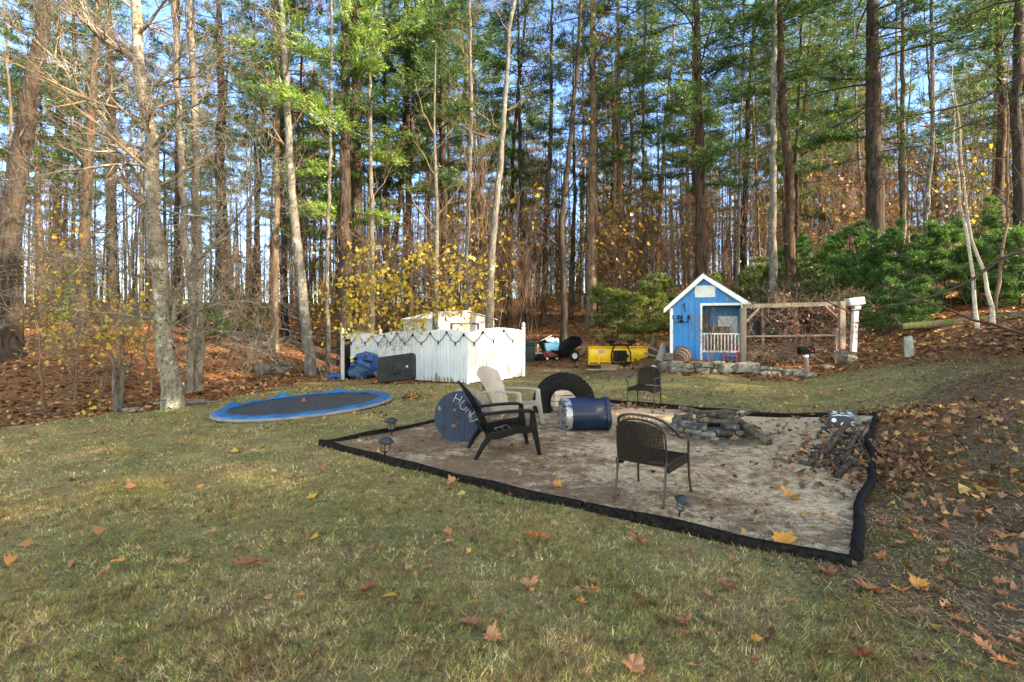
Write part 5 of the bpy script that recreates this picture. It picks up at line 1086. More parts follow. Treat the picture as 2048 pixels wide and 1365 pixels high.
for pts, rad, lb in (([P(1440,835,8.0),P(1475,842,7.8),P(1522,858,7.6)], (.028,.02), 'slim branch leaning off the right rim of the fire pit'), ([P(1395,826,8.3),P(1450,822,8.2),P(1492,829,8.1)], (.03,.02), 'crooked branch along the far rim of the fire pit'),
  ([P(1425,845,7.75),P(1470,838,7.8),P(1500,826,7.9)], (.022,.014), 'thin branch pointing up and right out of the fire pit'), ([P(1380,848,7.8),P(1420,840,7.9),P(1462,846,7.8)], (.038,.03), 'burnt stick across the near side of the fire pit'),
  ([P(1350,832,8.2),P(1390,840,8.0),P(1440,846,7.85)], (.03,.024), 'burnt stick lying from the left rim into the fire pit'), ([P(1490,868,7.5),P(1525,872,7.5),P(1560,866,7.6)], (.02,.012), 'twig lying on the sand right of the fire pit')):
    stick(pts, rad, lb)
stick([P(1362,817,8.5),P(1405,827,8.25),P(1450,834,7.9),P(1492,852,7.5),(P(1538,890,7.1).x,7.1,.08)], (.042,.06), 'long charred log resting across the fire pit and down to the sand', twigs=((P(1450,842,7.95),P(1480,826,8.0),.028),))
stick([(2.95,8.45,.30),(2.85,8.15,.28),(2.72,7.8,.26)], (.04,.045), 'short charred log across the left side of the fire pit')
stick([(2.95,8.15,.26),(3.4,8.15,.31),(3.95,8.15,.36)], (.032,.022), 'thinner forked log crossing the back of the fire pit')
stick([(2.75,7.85,.26),(3.05,7.75,.26),(3.4,7.7,.25)], (.035,.03), 'dark log lying under the long charred log')
g_ = 'branches piled by the black pipe'
def gs(px, py, h=0): p = gp(px, py); return (p.x, p.y, p.z+.04+h)
for pts, rad, lb in (([gs(1625,928),gs(1655,918,.05),gs(1675,895,.12),gs(1692,873,.14)], (.05,.038), 'thickest curved branch at the left of the branch pile'),
  ([gs(1682,945),gs(1700,915,.06),gs(1712,893,.10)], (.036,.026), 'curved grey branch in the middle of the branch pile'), ([gs(1600,935),gs(1635,942,.01),gs(1672,938,.02)], (.03,.034), 'thin low branch at the front left of the pile'),
  ([gs(1672,962),gs(1690,950,.03),gs(1716,937,.06)], (.038,.03), 'short pale branch nearest the camera in the pile'), ([gs(1690,885,.08),gs(1712,890,.12),gs(1735,905,.05)], (.022,.014), 'thin branch across the top of the pile'),
  ([gs(1640,915,.02),gs(1690,925,.1),gs(1730,900,.06)], (.02,.014), 'slim dark branch running crosswise in the pile'), ([gs(1725,870,.02),gs(1718,900,.08),gs(1728,930,.02)], (.018,.012), 'slim branch beside the black pipe'), ([gs(1655,900,.02),gs(1680,905,.1),gs(1712,915,.06)], (.018,.012), 'short slim branch buried in the pile')):
    stick(pts, rad, lb, LOGB, 'branch', g_)
rq = random.Random(77)
for k in range(24):
    x0, y0 = rq.uniform(1625, 1735), rq.uniform(868, 955); dx, dy = rq.uniform(-45, 45), rq.uniform(-22, 22)
    stick([gs(x0-dx/2, y0-dy/2, rq.uniform(0, .08)), gs(x0, y0, rq.uniform(.04, .14)), gs(x0+dx/2, y0+dy/2, rq.uniform(0, .08))], (rq.uniform(.010, .022), .008), 'thin twig tangled in the branch pile', LOGB, 'branch', 'thin twigs of the branch pile', 6)
# ------------------------------------------------------------------ black block with white dots, stone by it
dp = gp(1688, 857); dom = thing('wooden_block', 'black painted timber block with white dots at the far corner of the sand', 'block', (dp.x, dp.y, dp.z+.01), R(-30)); m = MB(); m.bb(-.20,.20,0,.62,0,.17); m.build('body', mk('black_paint', (.022,.024,.027), (.045,.047,.05), 8, .55, bmp=.1), dom, bevel=.008)
m = MB()
for x, z in ((-.13,.115),(-.01,.06),(.12,.085)): m.lathe([(0,.003),(.033,.003),(.033,0)], 18, Matrix.Translation((x, -.0005, z))@Matrix.Rotation(R(90), 4, 'X'))
for x, y in ((-.1,.42),(0,.42),(.1,.42),(-.1,.54),(.1,.54)): m.lathe([(.033,0),(.033,.003),(0,.003)], 18, Matrix.Translation((x, y, .1705)))
m.beam((-.16,.06,.172), (.15,.30,.172), .035, .003); m.beam((.15,.06,.1735), (-.16,.30,.1735), .035, .003); m.build('white_marks', WHITE, dom)
def stone(name, label, loc, sz, seed, mat=STONE, group=None, parent=None, rz=0, cat='stone'):
    rn_ = random.Random(seed); vs = []; nu, nv = 10, 6; a, b, c = sz
    for i in range(nv+1):
        ph = -math.pi/2+math.pi*i/nv
        for j in range(nu):
            th = 2*math.pi*j/nu; e = .38; cx = math.copysign(abs(math.cos(th))**e, math.cos(th)); cy = math.copysign(abs(math.sin(th))**e, math.sin(th)); cp_ = abs(math.cos(ph))**e; sp_ = math.copysign(abs(math.sin(ph))**e, math.sin(ph))
            k = 1+rn_.uniform(-.13, .13); vs.append((a/2*cx*cp_*k, b/2*cy*cp_*k, c/2*sp_*k+rn_.uniform(-.01, .01)))
    m = MB(); m.add(vs, [(i*nu+j, i*nu+(j+1) % nu, (i+1)*nu+(j+1) % nu, (i+1)*nu+j) for i in range(nv) for j in range(nu)]); o = m.build(name, mat, parent, bevel=.012); o.location = loc; o.rotation_euler = (0, 0, rz)
    if parent is None: tag(o, label, cat, group)
    return o
q = gp(1722, 853); stone('garden_stone', 'pale grey stone leaning against the right side of the dotted block', (q.x+.02, q.y, q.z+.08), (.36,.16,.15), 5, rz=.1)
q = gp(1316, 735); m = MB(); m.lathe([(.075*math.sin(math.pi*i/12), -.075*math.cos(math.pi*i/12)) for i in range(13)], 20); o = m.build('ball', WHITE, None, True); o.location = (P(1308,733,16.7).x, 16.7, gzt(P(1308,733,16.7).x,16.7)+.09); tag(o, 'small white ball on the grass near the left end of the stone wall', 'ball')
# ------------------------------------------------------------------ dry stone wall of the raised bed
wall = thing('dry_stone_wall', 'low dry stone wall of granite blocks along the bed before the playhouse', 'stone wall', gp(1470, 750)); wo = wall.location.copy(); rn = random.Random(21)
WP_ = [(1322,741),(1400,747),(1470,751),(1540,755),(1620,757),(1650,740)]
def wallpt(px):
    for i in range(len(WP_)-1):
        if px <= WP_[i+1][0]: t = (px-WP_[i][0])/(WP_[i+1][0]-WP_[i][0]); return gp(px, WP_[i][1]*(1-t)+WP_[i+1][1]*t)
    return gp(*WP_[-1])
def course(x0, x1, zb, hh, wmin, wmax, sd):
    x = x0
    while x < x1:
        w_ = rn.uniform(wmin, wmax); p = wallpt(min(x+w_/2, 1648)); k = p.y/F; h = hh*rn.uniform(.65, 1.25)
        stone('stone', '', (p.x-wo.x, p.y-wo.y+.14+zb*.25+rn.uniform(-.05, .05), p.z-wo.z+zb+h/2-.02), (w_*k*.95, .30, h), rn.randint(0, 9999), parent=wall, mat=STONE, rz=rn.uniform(-.22, .22)).rotation_euler.y = rn.gauss(0, .07); x += w_
course(1322, 1618, 0, .17, 17, 30, 1); course(1326, 1440, .155, .16, 15, 27, 2); course(1520, 1612, .15, .11, 20, 32, 4)
for px, w_, h, zb in ((1460,42,.30,.02),(1498,48,.34,.02),(1438,26,.10,.28),(1415,24,.14,.18)): p = wallpt(px); stone('stone', '', (p.x-wo.x, p.y-wo.y+.10, p.z-wo.z+zb+h/2), (w_*p.y/F, .34, h), px, parent=wall)
p = gp(1340, 735); stone('garden_stone', 'brown angular stone at the left head of the wall', (p.x, p.y+.2, p.z+.32), (.3,.3,.24), 31)
for px, py, s_, lb in ((1700,722,(.34,.3,.25),'pale stone at the foot of the right pergola post'),(1702,712,(.3,.3,.2),'smaller stone stacked behind the right pergola post'),(1655,733,(.4,.2,.12),'flat stone in the bed near the right pergola post')): q = gp(px, py); stone('garden_stone', lb, (q.x, q.y, q.z+s_[2]/2-.03), s_, px)
for px, py, s_, lb in ((375,806,(1.6,.5,.10),'flat grey stone slab beside the foot of the spotted maple'),(262,820,(.35,.25,.12),'small grey stone at the lawn edge left of the maple'),(545,745,(1.3,.9,.35),'low dark boulder in the leaves beyond the trampoline')): q = gp(px, py); stone('garden_stone', lb, (q.x, q.y, q.z+s_[2]/2-.03), s_, px)
# ------------------------------------------------------------------ playhouse
SK = .98; ph = thing('playhouse', 'weathered bright blue garden playhouse with white trim and a little porch', 'playhouse', (5.48, 17.6, .53), R(-17)); ph.scale = (.927, .927, 1); PM = Matrix.Translation((5.48, 17.6, .53))@Matrix.Rotation(R(-17), 4, 'Z')@Matrix.Diagonal((.927, .927, 1, 1))
PBL = mk('blue_siding', (.016,.165,.46), (.026,.21,.54), 3, .6, stretch=(3,3,.5), bmp=.12, c3=(.08,.22,.42), t3=.70, s3=5); PBD = PBL
W0, D0 = 2.52, 2.3
def top(x): return 1.80+(2.80-1.80)*x/1.13 if x < 1.13 else 2.80-(2.80-1.92)*(x-1.13)/(W0-1.13)
m = MB()
def board(x0, x1, z0, z1f, y0=0, th=.03):
    ps_ = [(x0+.004, y0, z0), (x1-.004, y0, z0), (x1-.004, y0, z1f(x1)), (x0+.004, y0, z1f(x0))]
    if x0 < 1.13 < x1: ps_.insert(3, (1.13, y0, z1f(1.13)))
    m.prism(ps_, (0, th, 0))
k = 0; x = 0.
while x < W0-.01:
    x1 = min(x+.21, W0)
    if x1 <= 1.08: board(x, x1, 0, top)
    elif x < 1.08: board(x, 1.06, 0, top); board(1.06, x1, 1.88, top); board(1.06, x1, .02, lambda q: .27)
    else: board(x, x1, 1.88, top); board(x, x1, .02, lambda q: .27)
    x = x1
m.bb(0, W0, .031, .05, -.05, .02) ; m.build('front_wall', PBL, ph)
m = MB()
for k in range(10): y = .06+k*.22; m.bb(0, .03, y, y+.214, 0, 1.78); m.bb(W0-.03, W0, y, y+.214, 0, 1.88)
m.bb(.03, W0-.03, D0, D0+.03, 0, 1.8); m.build('side_wall', PBL, ph)
m = MB()
for k in range(7): m.bb(1.08+k*.2, 1.08+k*.2+.194, .95, .98, .1, 1.9)
m.bb(1.04, 1.07, .06, .95, .1, 1.9); m.build('porch_wall', PBL, ph)
m = MB(); m.bb(1.07, W0-.03, .05, .95, .05, .12); m.build('porch_floor', WOOD_BROWN, ph)
m = MB(); m.bb(1.07, W0-.03, .05, .95, 1.9, 1.93); m.build('porch_ceiling', WOOD_BROWN, ph)
m = MB(); m.bb(1.07, 1.42, .90, .945, .95, 1.62); m.build('porch_shutter', mk('dark_slats', (.14,.12,.12), (.08,.07,.07), 12, .8, stretch=(.3,.3,8), bmp=.4), ph)
m = MB(); m.bb(1.72, 2.40, .905, .945, .12, 1.50); dr = m.build('porch_door', WHITE_PEEL, ph)
m = MB(); m.beam((1.76,.895,1.44), (2.36,.895,.62), .02, .06, up=(0,1,0)); m.beam((2.36,.890,1.44), (1.76,.890,.62), .02, .06, up=(0,1,0)); m.build('door_brace', mk('dull_white', (.45,.45,.44), None, 5, .7), dr)
cb = thing('wooden_cabinet', 'brown wooden cabinet standing on the playhouse porch', 'cabinet', PM@Vector((1.42,.5,.12)), R(-17)); m = MB(); m.bb(0,.62,0,.3,0,.98); m.build('case', WOOD_BROWN, cb, bevel=.01); m = MB(); m.bb(-.02,.64,-.02,.32,.98,1.02); m.build('top', WOOD_BROWN, cb); m = MB(); m.bb(.03,.30,-.012,0,.05,.92); m.bb(.32,.59,-.012,0,.05,.92); m.build('door', WOOD_BROWN, cb)
m = MB(); m.bb(1.03, 1.10, -.03, -.002, -.02, 1.93); m.bb(2.40, 2.47, -.03, -.002, -.02, 1.93); m.bb(1.10, 2.40, -.028, -.002, 1.85, 1.93); m.build('porch_frame', WHITE_PEEL, ph)
m = MB(); m.bb(-.03, .08, -.028, -.002, -.05, 1.76); m.bb(-.032, -.002, -.002, .1, -.05, 1.76); m.build('corner_board', WHITE_PEEL, ph)
rl_ = None; m = MB(); m.bb(1.10, 2.40, -.01, .03, .87, .92); m.bb(1.10, 2.40, -.01, .03, .27, .33); rl_ = m.build('porch_rail', WHITE_PEEL, ph)
for k in range(11): m = MB(); x = 1.17+k*.116; m.bb(x-.018, x+.018, -.004, .026, .332, .868); m.build('baluster', WHITE_PEEL, rl_)
SHG = mk('dark_shingles', (.05,.05,.05), (.10,.095,.09), 16, .9, bmp=.5)
def slab(xa, za, xb, zb, y0, y1, th, name, mat): m = MB(); m.prism([(xa,y0,za),(xb,y0,zb),(xb,y0,zb+th),(xa,y0,za+th)], (0,y1-y0,0)); return m.build(name, mat, ph)
slab(-.24, 1.76, 1.13, 2.93, -.14, D0+.15, .05, 'roof_slope', SHG); slab(1.13, 2.93, 2.74, 1.86, -.14, D0+.15, .05, 'roof_slope', SHG)
for a, b, c, d in ((-.25,1.60,1.13,2.755),(1.13,2.755,2.75,1.70)): m = MB(); m.prism([(a,-.165,b),(c,-.165,d),(c,-.165,d+.185),(a,-.165,b+.15)], (0,.024,0)); m.build('rake_board', WHITE_PEEL, ph)
m = MB(); vs = []
for i in range(9):
    for j in range(6): vs.append((.84+.70*i/8+.012*math.sin(j*2), -.012-.012*math.sin(i*1.3+j)**2, 2.13+.40*j/5*(1 if 0 < i < 8 else .96)))
m.add(vs, [(i*6+j, (i+1)*6+j, (i+1)*6+j+1, i*6+j+1) for i in range(8) for j in range(5)]); m.build('gable_cloth', mk('white_cloth', (.66,.67,.68), (.56,.57,.58), 4, .8, bmp=.3), ph, True)
m = MB(); pts = []
for k in range(10): a = math.pi/2+k*math.pi/5; r_ = .09 if k % 2 == 0 else .035; pts.append((1.93+r_*math.cos(a), -.02, 2.06+r_*math.sin(a)))
m.prism(pts, (0,.012,0)); m.build('star_ornament', mk('brass_star', (.10,.26,.30), (.3,.3,.12), 9, .6), ph)
m = MB(); m.tube([(.50,-.01,1.62),(.50,-.01,1.93),(.47,-.12,1.90),(.38,-.26,1.86)], .012, 6); m.tube([(.50,-.01,1.68),(.44,-.16,1.885)], .008, 6); m.build('wall_bracket', BLACK_MET, ph)
cz = thing('hanging_candelabra', 'black iron candelabra hanging from the bracket on the blue playhouse wall', 'candelabra', PM@Vector((.38,-.28,1.32))); m = MB(); m.tube([(0,0,.53),(0,0,.2)], .006, 5); m.lathe([(0,.22),(.02,.2),(.035,.12),(.02,.06),(.05,.0),(.03,-.05),(0,-.08)][::-1], 10); m.build('stem', BLACK_MET, cz)
for k in range(5):
    a = k*2*math.pi/5+.2; c_, s_ = math.cos(a), math.sin(a); m = MB(); m.tube([(.02*c_,.02*s_,.03),(.12*c_,.12*s_,-.05),(.24*c_,.24*s_,-.03),(.28*c_,.28*s_,.08)], .011, 6); m.lathe([(0,.08),(.055,.09),(.06,.105),(.02,.11),(.022,.16),(.06,.19),(0,.2)], 10, Matrix.Translation((.28*c_,.28*s_,0))); m.build('candle_arm', BLACK_MET, cz)
# ------------------------------------------------------------------ pergola
PGW = mk('silvered_timber', (.15,.125,.10), (.26,.22,.18), 6, .85, c3=(.12,.14,.06), t3=.68, stretch=(1,1,.25), bmp=.3)
pg = thing('pergola', 'weathered timber pergola frame joined to the right of the playhouse', 'pergola', (P(1488,728,16.6).x, 16.6, .42)); pw = P(1686,720,16.2).x-pg.location.x
m = MB(); m.bb(-.08,.08,0,.14,-.1,1.86); m.build('post', PGW, pg); m = MB(); m.bb(pw-.08,pw+.09,-.4,-.24,.0,2.06); m.build('post', PGW, pg); m = MB(); m.bb(pw-.19,pw-.085,-.36,-.26,.0,1.2); m.build('post', PGW, pg)
m = MB(); m.beam((.02,.04,1.91), (pw+.05,-.32,1.99), .05, .13); m.build('beam', PGW, pg)
m = MB(); m.beam((.08,.06,.93), (pw-.08,-.32,.98), .05, .06); m.build('rail', PGW, pg)
m = MB(); m.beam((.08,.03,1.42), (.50,.02,1.86), .05, .09, up=(0,1,0)); m.build('brace', PGW, pg); m = MB(); m.beam((pw-.08,-.31,1.50), (pw-.50,-.30,1.90), .05, .09, up=(0,1,0)); m.build('brace', PGW, pg)
for x in (.2, 1.6, pw-.15):
    m = MB(); m.bb(x-.05, x+.05, 2.0, 2.1, .1, 1.95); m.build('post', WOOD_BROWN, pg)
m = MB(); m.beam((.1,2.06,1.98), (pw,2.06,2.02), .05, .12); m.build('beam', WOOD_BROWN, pg)
m = MB()
for k in range(5): m.beam((.3+k*.72,-.1,2.02), (.3+k*.72,2.2,2.07), .04, .07)
m.build('rafters', WOOD_BROWN, pg)
m = MB(); m.bb(.1, pw, 2.12, 2.14, .9, 1.9); m.build('dark_backing', mk('painted_dimness', (.02,.02,.018), (.04,.035,.03), 20, .95), pg)  # added dark sheet that makes the view through the pergola dim
# broken white post with a crumpled top
wp = gp(1706, 706); bw = thing('white_post', 'leaning broken white post with a crumpled white box on top', 'post', wp, 0, rot=(0, R(3), 0)); m = MB(); m.bb(-.07,.07,-.07,.07,-.05,1.45); m.build('shaft', WHITE_PEEL, bw); m = MB(); m.box((-.04,0,1.68), (.5,.3,.24), Matrix.Rotation(R(-10), 3, 'Y')); m.box((.02,0,1.50), (.2,.2,.12), Matrix.Rotation(R(8), 3, 'Y')); m.build('crumpled_box', mk('crumpled_white', (.55,.58,.62), (.35,.36,.38), 6, .6, bmp=1., bd=.08), bw, bevel=.02)
sp_ = gp(1818, 713); o = stone('stone_post', 'squared grey stone post standing alone on the leafy bank', (sp_.x, sp_.y, sp_.z+.23), (.17,.15,.56), 77, mat=mk('lichened_stone', (.20,.22,.19), (.32,.33,.28), 9, .9, bmp=.5), cat='post'); o.rotation_euler = (0, R(-5), .3)
# mailbox on a post in the bed
mb = gp(1622, 752); mx = thing('mailbox', 'black mailbox on a leaning grey post at the right end of the stone wall', 'mailbox', (mb.x, mb.y+.2, mb.z), 0, rot=(0, R(-4), 0)); m = MB(); m.tube([(0,0,-.1),(0,0,.55)], [.075,.06], 10); m.build('post', WOOD_GREY, mx, True); m = MB(); m.bb(-.06,.06,-.06,.06,.55,.63); m.build('bracket', WHITE_PEEL, mx)
m = MB(); pr = [(-.19,0,.64),(.24,0,.64),(.24,0,.80)]; m.prism([(-.20,-.11,.64),(-.20,.11,.64),(-.20,.11,.78),(-.20,.06,.87),(-.20,-.06,.87),(-.20,-.11,.78)], (.44,0,0)); m.build('box', BLACK_PL, mx, bevel=.01); m = MB(); m.bb(.13,.17,-.115,-.111,.70,.75); m.build('flag', RED, mx)
# barrel planter tipped against the playhouse
bq = gp(1362, 722); tb = thing('barrel_planter', 'half whiskey barrel planter tipped over against the playhouse', 'planter', (P(1362,716,17.1).x, 17.1, .66), 0, rot=(R(-66), R(0), R(-42))); m = MB()
for k in range(18):
    a = 2*math.pi*k/18; a1 = a+2*math.pi/18-.02; vs = []
    for r_, z in ((.235,-.22),(.285,-.05),(.31,.20),(.285,.20),(.26,-.05),(.21,-.22)):
        vs += [(r_*math.cos(a), r_*math.sin(a), z), (r_*math.cos(a1), r_*math.sin(a1), z)]
    m.add(vs, [(2*i, 2*i+1, (2*i+3) % 12, (2*i+2) % 12) for i in range(6)]+[(0,2,4,6,8,10),(1,11,9,7,5,3)])
m.lathe([(0,-.2),(.23,-.2)], 18); m.build('staves', mk('stave_wood', (.13,.085,.065), (.22,.15,.12), 9, .8, stretch=(4,4,.3), bmp=.2), tb)
for z, r_ in ((-.16,.256),(-.03,.294),(.14,.309)): m = MB(); m.lathe([(r_,-.02),(r_+.006,.02)], 24, Matrix.Translation((0,0,z))); m.build('hoop', BLACK_MET, tb)
# stump log, plank pile left of the playhouse
stick([(P(1318,716,18.1).x,18.1,.38),(P(1330,680,18.2).x,18.3,1.02)], (.17,.10), 'thick weathered stump leaning on the left corner of the playhouse', barkmat('weathered_stump', (.16,.13,.11), (.34,.29,.25), .3, 7), n=12)
stick([(P(1306,700,20).x,20,.3),(P(1309,668,20).x,20,1.3)], (.13,.09), 'upright pale tree stump behind the plow', BARK_TAN, n=11)
for a, b, lb in (((1296,692),(1322,704),'weathered board leaning beside the yellow plow'),((1290,707),(1326,716),'dark board lying between plow and playhouse')):
    m = MB(); m.beam(P(*a, 19), P(*b, 18.6), .22, .05); o = m.build('plank', WOOD_GREY); tag(o, lb, 'plank')
m = MB(); m.beam(P(1150,716,20.5), P(1178,690,20.6), .05, .16); tag(m.build('plank', WOOD_BROWN), 'brown board propped behind the black dump cart', 'plank')
# small red chair in the bed
def redchair(loc, rz):
    t = thing('toy_chair', 'small red adirondack chair in the bed before the porch', 'chair', loc, R(rz)); m = MB()
    for k in range(4): m.beam((-.1-.0,-.13+k*.085,.2), (-.24,-.15+k*.1,.60-.03*abs(k-1.5)), .06, .015, up=(1,0,0))
    m.build('backrest', RED, t); m = MB()
    for k in range(4): m.bb(-.12+k*.085, -.12+k*.085+.07, -.17, .17, .19+k*.01, .205+k*.01)
    m.build('seat', RED, t)
    for s_ in (-1, 1):
        m = MB(); m.bb(-.18,.22,s_*.2-.035,s_*.2+.035,.35,.37); m.build('armrest', RED, t); m = MB(); m.bb(.16,.20,s_*.2-.02,s_*.2+.02,0,.35); m.build('leg', RED, t); m = MB(); m.beam((-.24,s_*.18,0), (-.1,s_*.18,.22), .05, .03); m.build('leg', RED, t)
redchair((P(1461,722,17.0).x, 16.95, .46), -120)
# ------------------------------------------------------------------ dead brush and red leaved vine in the bed
br = thing('brush_pile', 'tangled mound of bare brown canes in the bed under the pergola', 'shrub', (P(1590,730,16.9).x, 16.9, gzt(P(1590,730,16.9).x, 16.9))); bo = br.location.copy(); S = []; T = []; rn = random.Random(31)
CANE = mk('dry_canes', (.17,.11,.075), (.30,.21,.14), 3, .9, bmp=0)
for k in range(190):
    a = rn.uniform(0, 6.28); p = Vector((rn.gauss(-.1, .75), rn.gauss(.1, .45), 0)); d = Vector((math.cos(a)*.9, math.sin(a)*.5, rn.uniform(.7, 1.6))); n = 9; L = rn.uniform(.9, 2.0)
    r = .008; d.normalize()
    for i in range(n): d = (d+Vector((rn.gauss(0,.08), rn.gauss(0,.08), -.21*rn.uniform(.5,1.3)))).normalized(); q = p+d*L/n; q.z = max(q.z, .02); S.append((*p, *q, r, r*.9)); p = q; r *= .93
V, Fc = segmesh(S, 3); np_obj('canes', V, Fc, CANE, br); leafcloud([s[:3] for s in rn.sample(S, 160)], .035, LITTER, 'dry_leaves', br, 3, .05, 2)
b2 = thing('brush_pile', 'spiky bare shrub of upright canes in front of the playhouse porch', 'shrub', (P(1445,722,17.1).x, 17.05, gzt(P(1445,722,17.1).x, 17.05))); S = []; T = []
for k in range(26): grow(S, T, (rn.gauss(0,.4), rn.gauss(0,.12), 0), (rn.gauss(0,.3), rn.gauss(0,.2), 1), rn.uniform(.8, 1.8), .008, 1, rn, .14, .06, 5, 2, .45, .7, .003)
V, Fc = segmesh(S, 3); np_obj('canes', V, Fc, CANE, b2)
vn = thing('climbing_vine', 'vine with dusty red leaves hanging on the right half of the pergola', 'vine', (P(1640,720,16.5).x, 16.45, .5)); S = []; T = []
for k in range(34):
    x0 = rn.uniform(-1.7, .95); z0 = rn.uniform(1.2, 1.5) if rn.random() < .7 else .1; grow(S, T, (x0, rn.uniform(-.1, .5), z0), (rn.uniform(-1, 1), rn.uniform(-.3, .3), rn.uniform(-.6, .8)), rn.uniform(.6, 1.2), .008, 2, rn, .25, -.02, 4, 2, .6, .7, .003)
V, Fc = segmesh(S, 3); np_obj('stems', V, Fc, CANE, vn); lv = [q for q in T if q[0] > -1.2 and .4 < q[2] < 1.75 and q[0] < 1.3]; leafcloud(rn.sample(lv, min(200, len(lv))), .05, LEAF_RED, 'leaves', vn, 8, .1, 2)
lp = thing('leafy_mound', 'mound of rust leaved dead branches behind the pergola', 'brush heap', (P(1610,700,19).x, 19.4, gzt(P(1610,700,19).x, 19.4))); S = []; T = []
for k in range(60): grow(S, T, (rn.gauss(0,1.0), rn.gauss(0,.4), 0), (rn.gauss(0,.7), rn.gauss(0,.4), .8), rn.uniform(.8, 1.7), .012, 2, rn, .2, -.03, 4, 2, .55, .7, .004)
V, Fc = segmesh(S, 3); np_obj('branches', V, Fc, TWIG_DARK, lp); leafcloud(rn.sample(T, 320), .06, LITTER, 'leaves', lp, 6, .1, 2)
# ------------------------------------------------------------------ snow plow
pl = gp(1238, 729); plow = thing('snow_plow', 'yellow snow plow blade with black lift frame and two lamps', 'snow plow', (pl.x, pl.y, pl.z), R(4)); BW = 1.1; m = MB(); k = 10; vs = []
for i in range(k+1):
    t = i/k; z = .04+.64*t; y = .12+.10*(2*t-1)**2-.02
    for x in (-BW, BW): vs += [(x, y, z), (x, y+.012, z)]
m.add(vs, [(i*4, i*4+2, i*4+6, i*4+4) for i in range(k)]+[(i*4+1, i*4+5, i*4+7, i*4+3) for i in range(k)]); m.bb(-BW-.02,-BW,.05,.26,.02,.70); m.bb(BW,BW+.02,.05,.26,.02,.70); m.bb(-BW,BW,.10,.19,.675,.70); m.bb(-BW,BW,.06,.12,.12,.17)
for x in (-.75,-.3,.3,.75): m.bb(x-.03,x+.03,.02,.10,.05,.40)
m.build('blade', YELLOW, plow)
m = MB(); m.bb(-BW,BW,.10,.125,.0,.09); m.build('cutting_edge', mk('rusty_edge', (.30,.14,.03), (.16,.09,.04), 8, .7), plow)
m = MB(); m.beam((-.38,-.30,.08), (.38,-.30,.08), .1, .07); m.bb(-.30,-.24,-.3,.05,.08,.14); m.bb(.24,.30,-.3,.05,.08,.14)
m.tube([(-.36,-.28,.1),(-.36,-.26,.45),(-.27,-.25,.70),(-.2,-.25,.75),(.2,-.25,.75),(.27,-.25,.70),(.36,-.26,.45),(.36,-.28,.1)], .028, 8); m.beam((-.42,-.26,.77), (.42,-.26,.77), .05, .07); m.tube([(0,-.33,.1),(0,-.3,.55)], .03, 8); m.build('lift_frame', BLACK_MET, plow)
m = MB(); m.bb(-.24,.24,-.22,-.02,.16,.56); m.bb(-.06,.10,-.30,-.22,.18,.4); m.bb(.24,.32,-.2,-.1,.3,.42); m.build('pump_box', BLACK_MET, plow, bevel=.02)
for x in (-.39, .39): m = MB(); m.lathe([(0,-.06),(.12,-.055),(.17,-.01),(.17,.02),(.13,.06),(0,.07)], 16, Matrix.Translation((x,-.27,.88))); lo_ = m.build('lamp', BLACK_PL, plow, True); m = MB(); m.tube([(x,-.27,.78),(x,-.27,.83)], .02, 6); m.build('lamp_stalk', BLACK_MET, lo_)
for x in (-1.0, 1.0): m = MB(); m.tube([(x,.2,.6),(x,.2,1.12)], .008, 5); m.build('marker_rod', BLACK_MET, plow)
m = MB(); m.bb(-.75,-.55,.085,.092,.45,.58); m.build('sticker', GREYPL, plow)
tk = gp(1220, 737); m = MB(); m.bb(-.33,.33,-.1,.14,.0,.15); o = m.build('timber_block', WOOD_BROWN, bevel=.01); o.location = (tk.x, tk.y-.05, tk.z+.02); tag(o, 'short timber block propping the front of the plow', 'timber'); m = MB(); m.bb(-.9,.75,-.2,.05,.0,.03); o = m.build('plank', WOOD_GREY); o.location = (tk.x-.05, tk.y-.4, tk.z+.02); tag(o, 'flat grey board on the ground in front of the plow', 'plank')
# ------------------------------------------------------------------ dump cart, wagon, totes, bin
dc = gp(1141, 723); cart = thing('dump_cart', 'black tipping garden dump cart with white wheel hubs', 'cart', (dc.x, dc.y, dc.z), R(18)); WHH = mk('white_hub', (.66,.66,.64), None, 4, .5, bmp=0)
rt = Matrix.Rotation(R(-30), 3, 'Y'); m = MB(); c0 = Vector((0,.3,.52))
def tubp(x, y, z): return c0+rt@Vector((x, y, z))
o_ = [tubp(*q) for q in ((-.62,-.42,.22),(.52,-.42,.22),(.52,.42,.22),(-.62,.42,.22),(-.42,-.32,-.14),(.44,-.32,-.14),(.44,.32,-.14),(-.42,.32,-.14))]; i_ = [tubp(*q) for q in ((-.58,-.38,.22),(.48,-.38,.22),(.48,.38,.22),(-.58,.38,.22),(-.39,-.29,-.11),(.41,-.29,-.11),(.41,.29,-.11),(-.39,.29,-.11))]
m.add(o_+i_, [(0,4,5,1),(1,5,6,2),(2,6,7,3),(3,7,4,0),(4,7,6,5),(8,9,13,12),(9,10,14,13),(10,11,15,14),(11,8,12,15),(12,13,14,15),(0,1,9,8),(1,2,10,9),(2,3,11,10),(3,0,8,11)]); m.build('tub', BLACK_PL, cart)
m = MB(); m.box(tubp(.535,0,.06), (.02,.88,.36), rt); m.build('tailgate', mk('dark_grate', (.05,.045,.042), (.09,.08,.075), 30, .7, bmp=.6), cart); m = MB(); m.beam((-.75,.3,.12), (.3,.3,.25), .06, .05); m.tube([(-.75,.3,.1),(-1.0,.3,.35),(-1.0,.3,.7)], .02, 6); m.tube([(.1,-.2,.2),(.1,.75,.2)], .02, 6); m.build('chassis', BLACK_MET, cart)
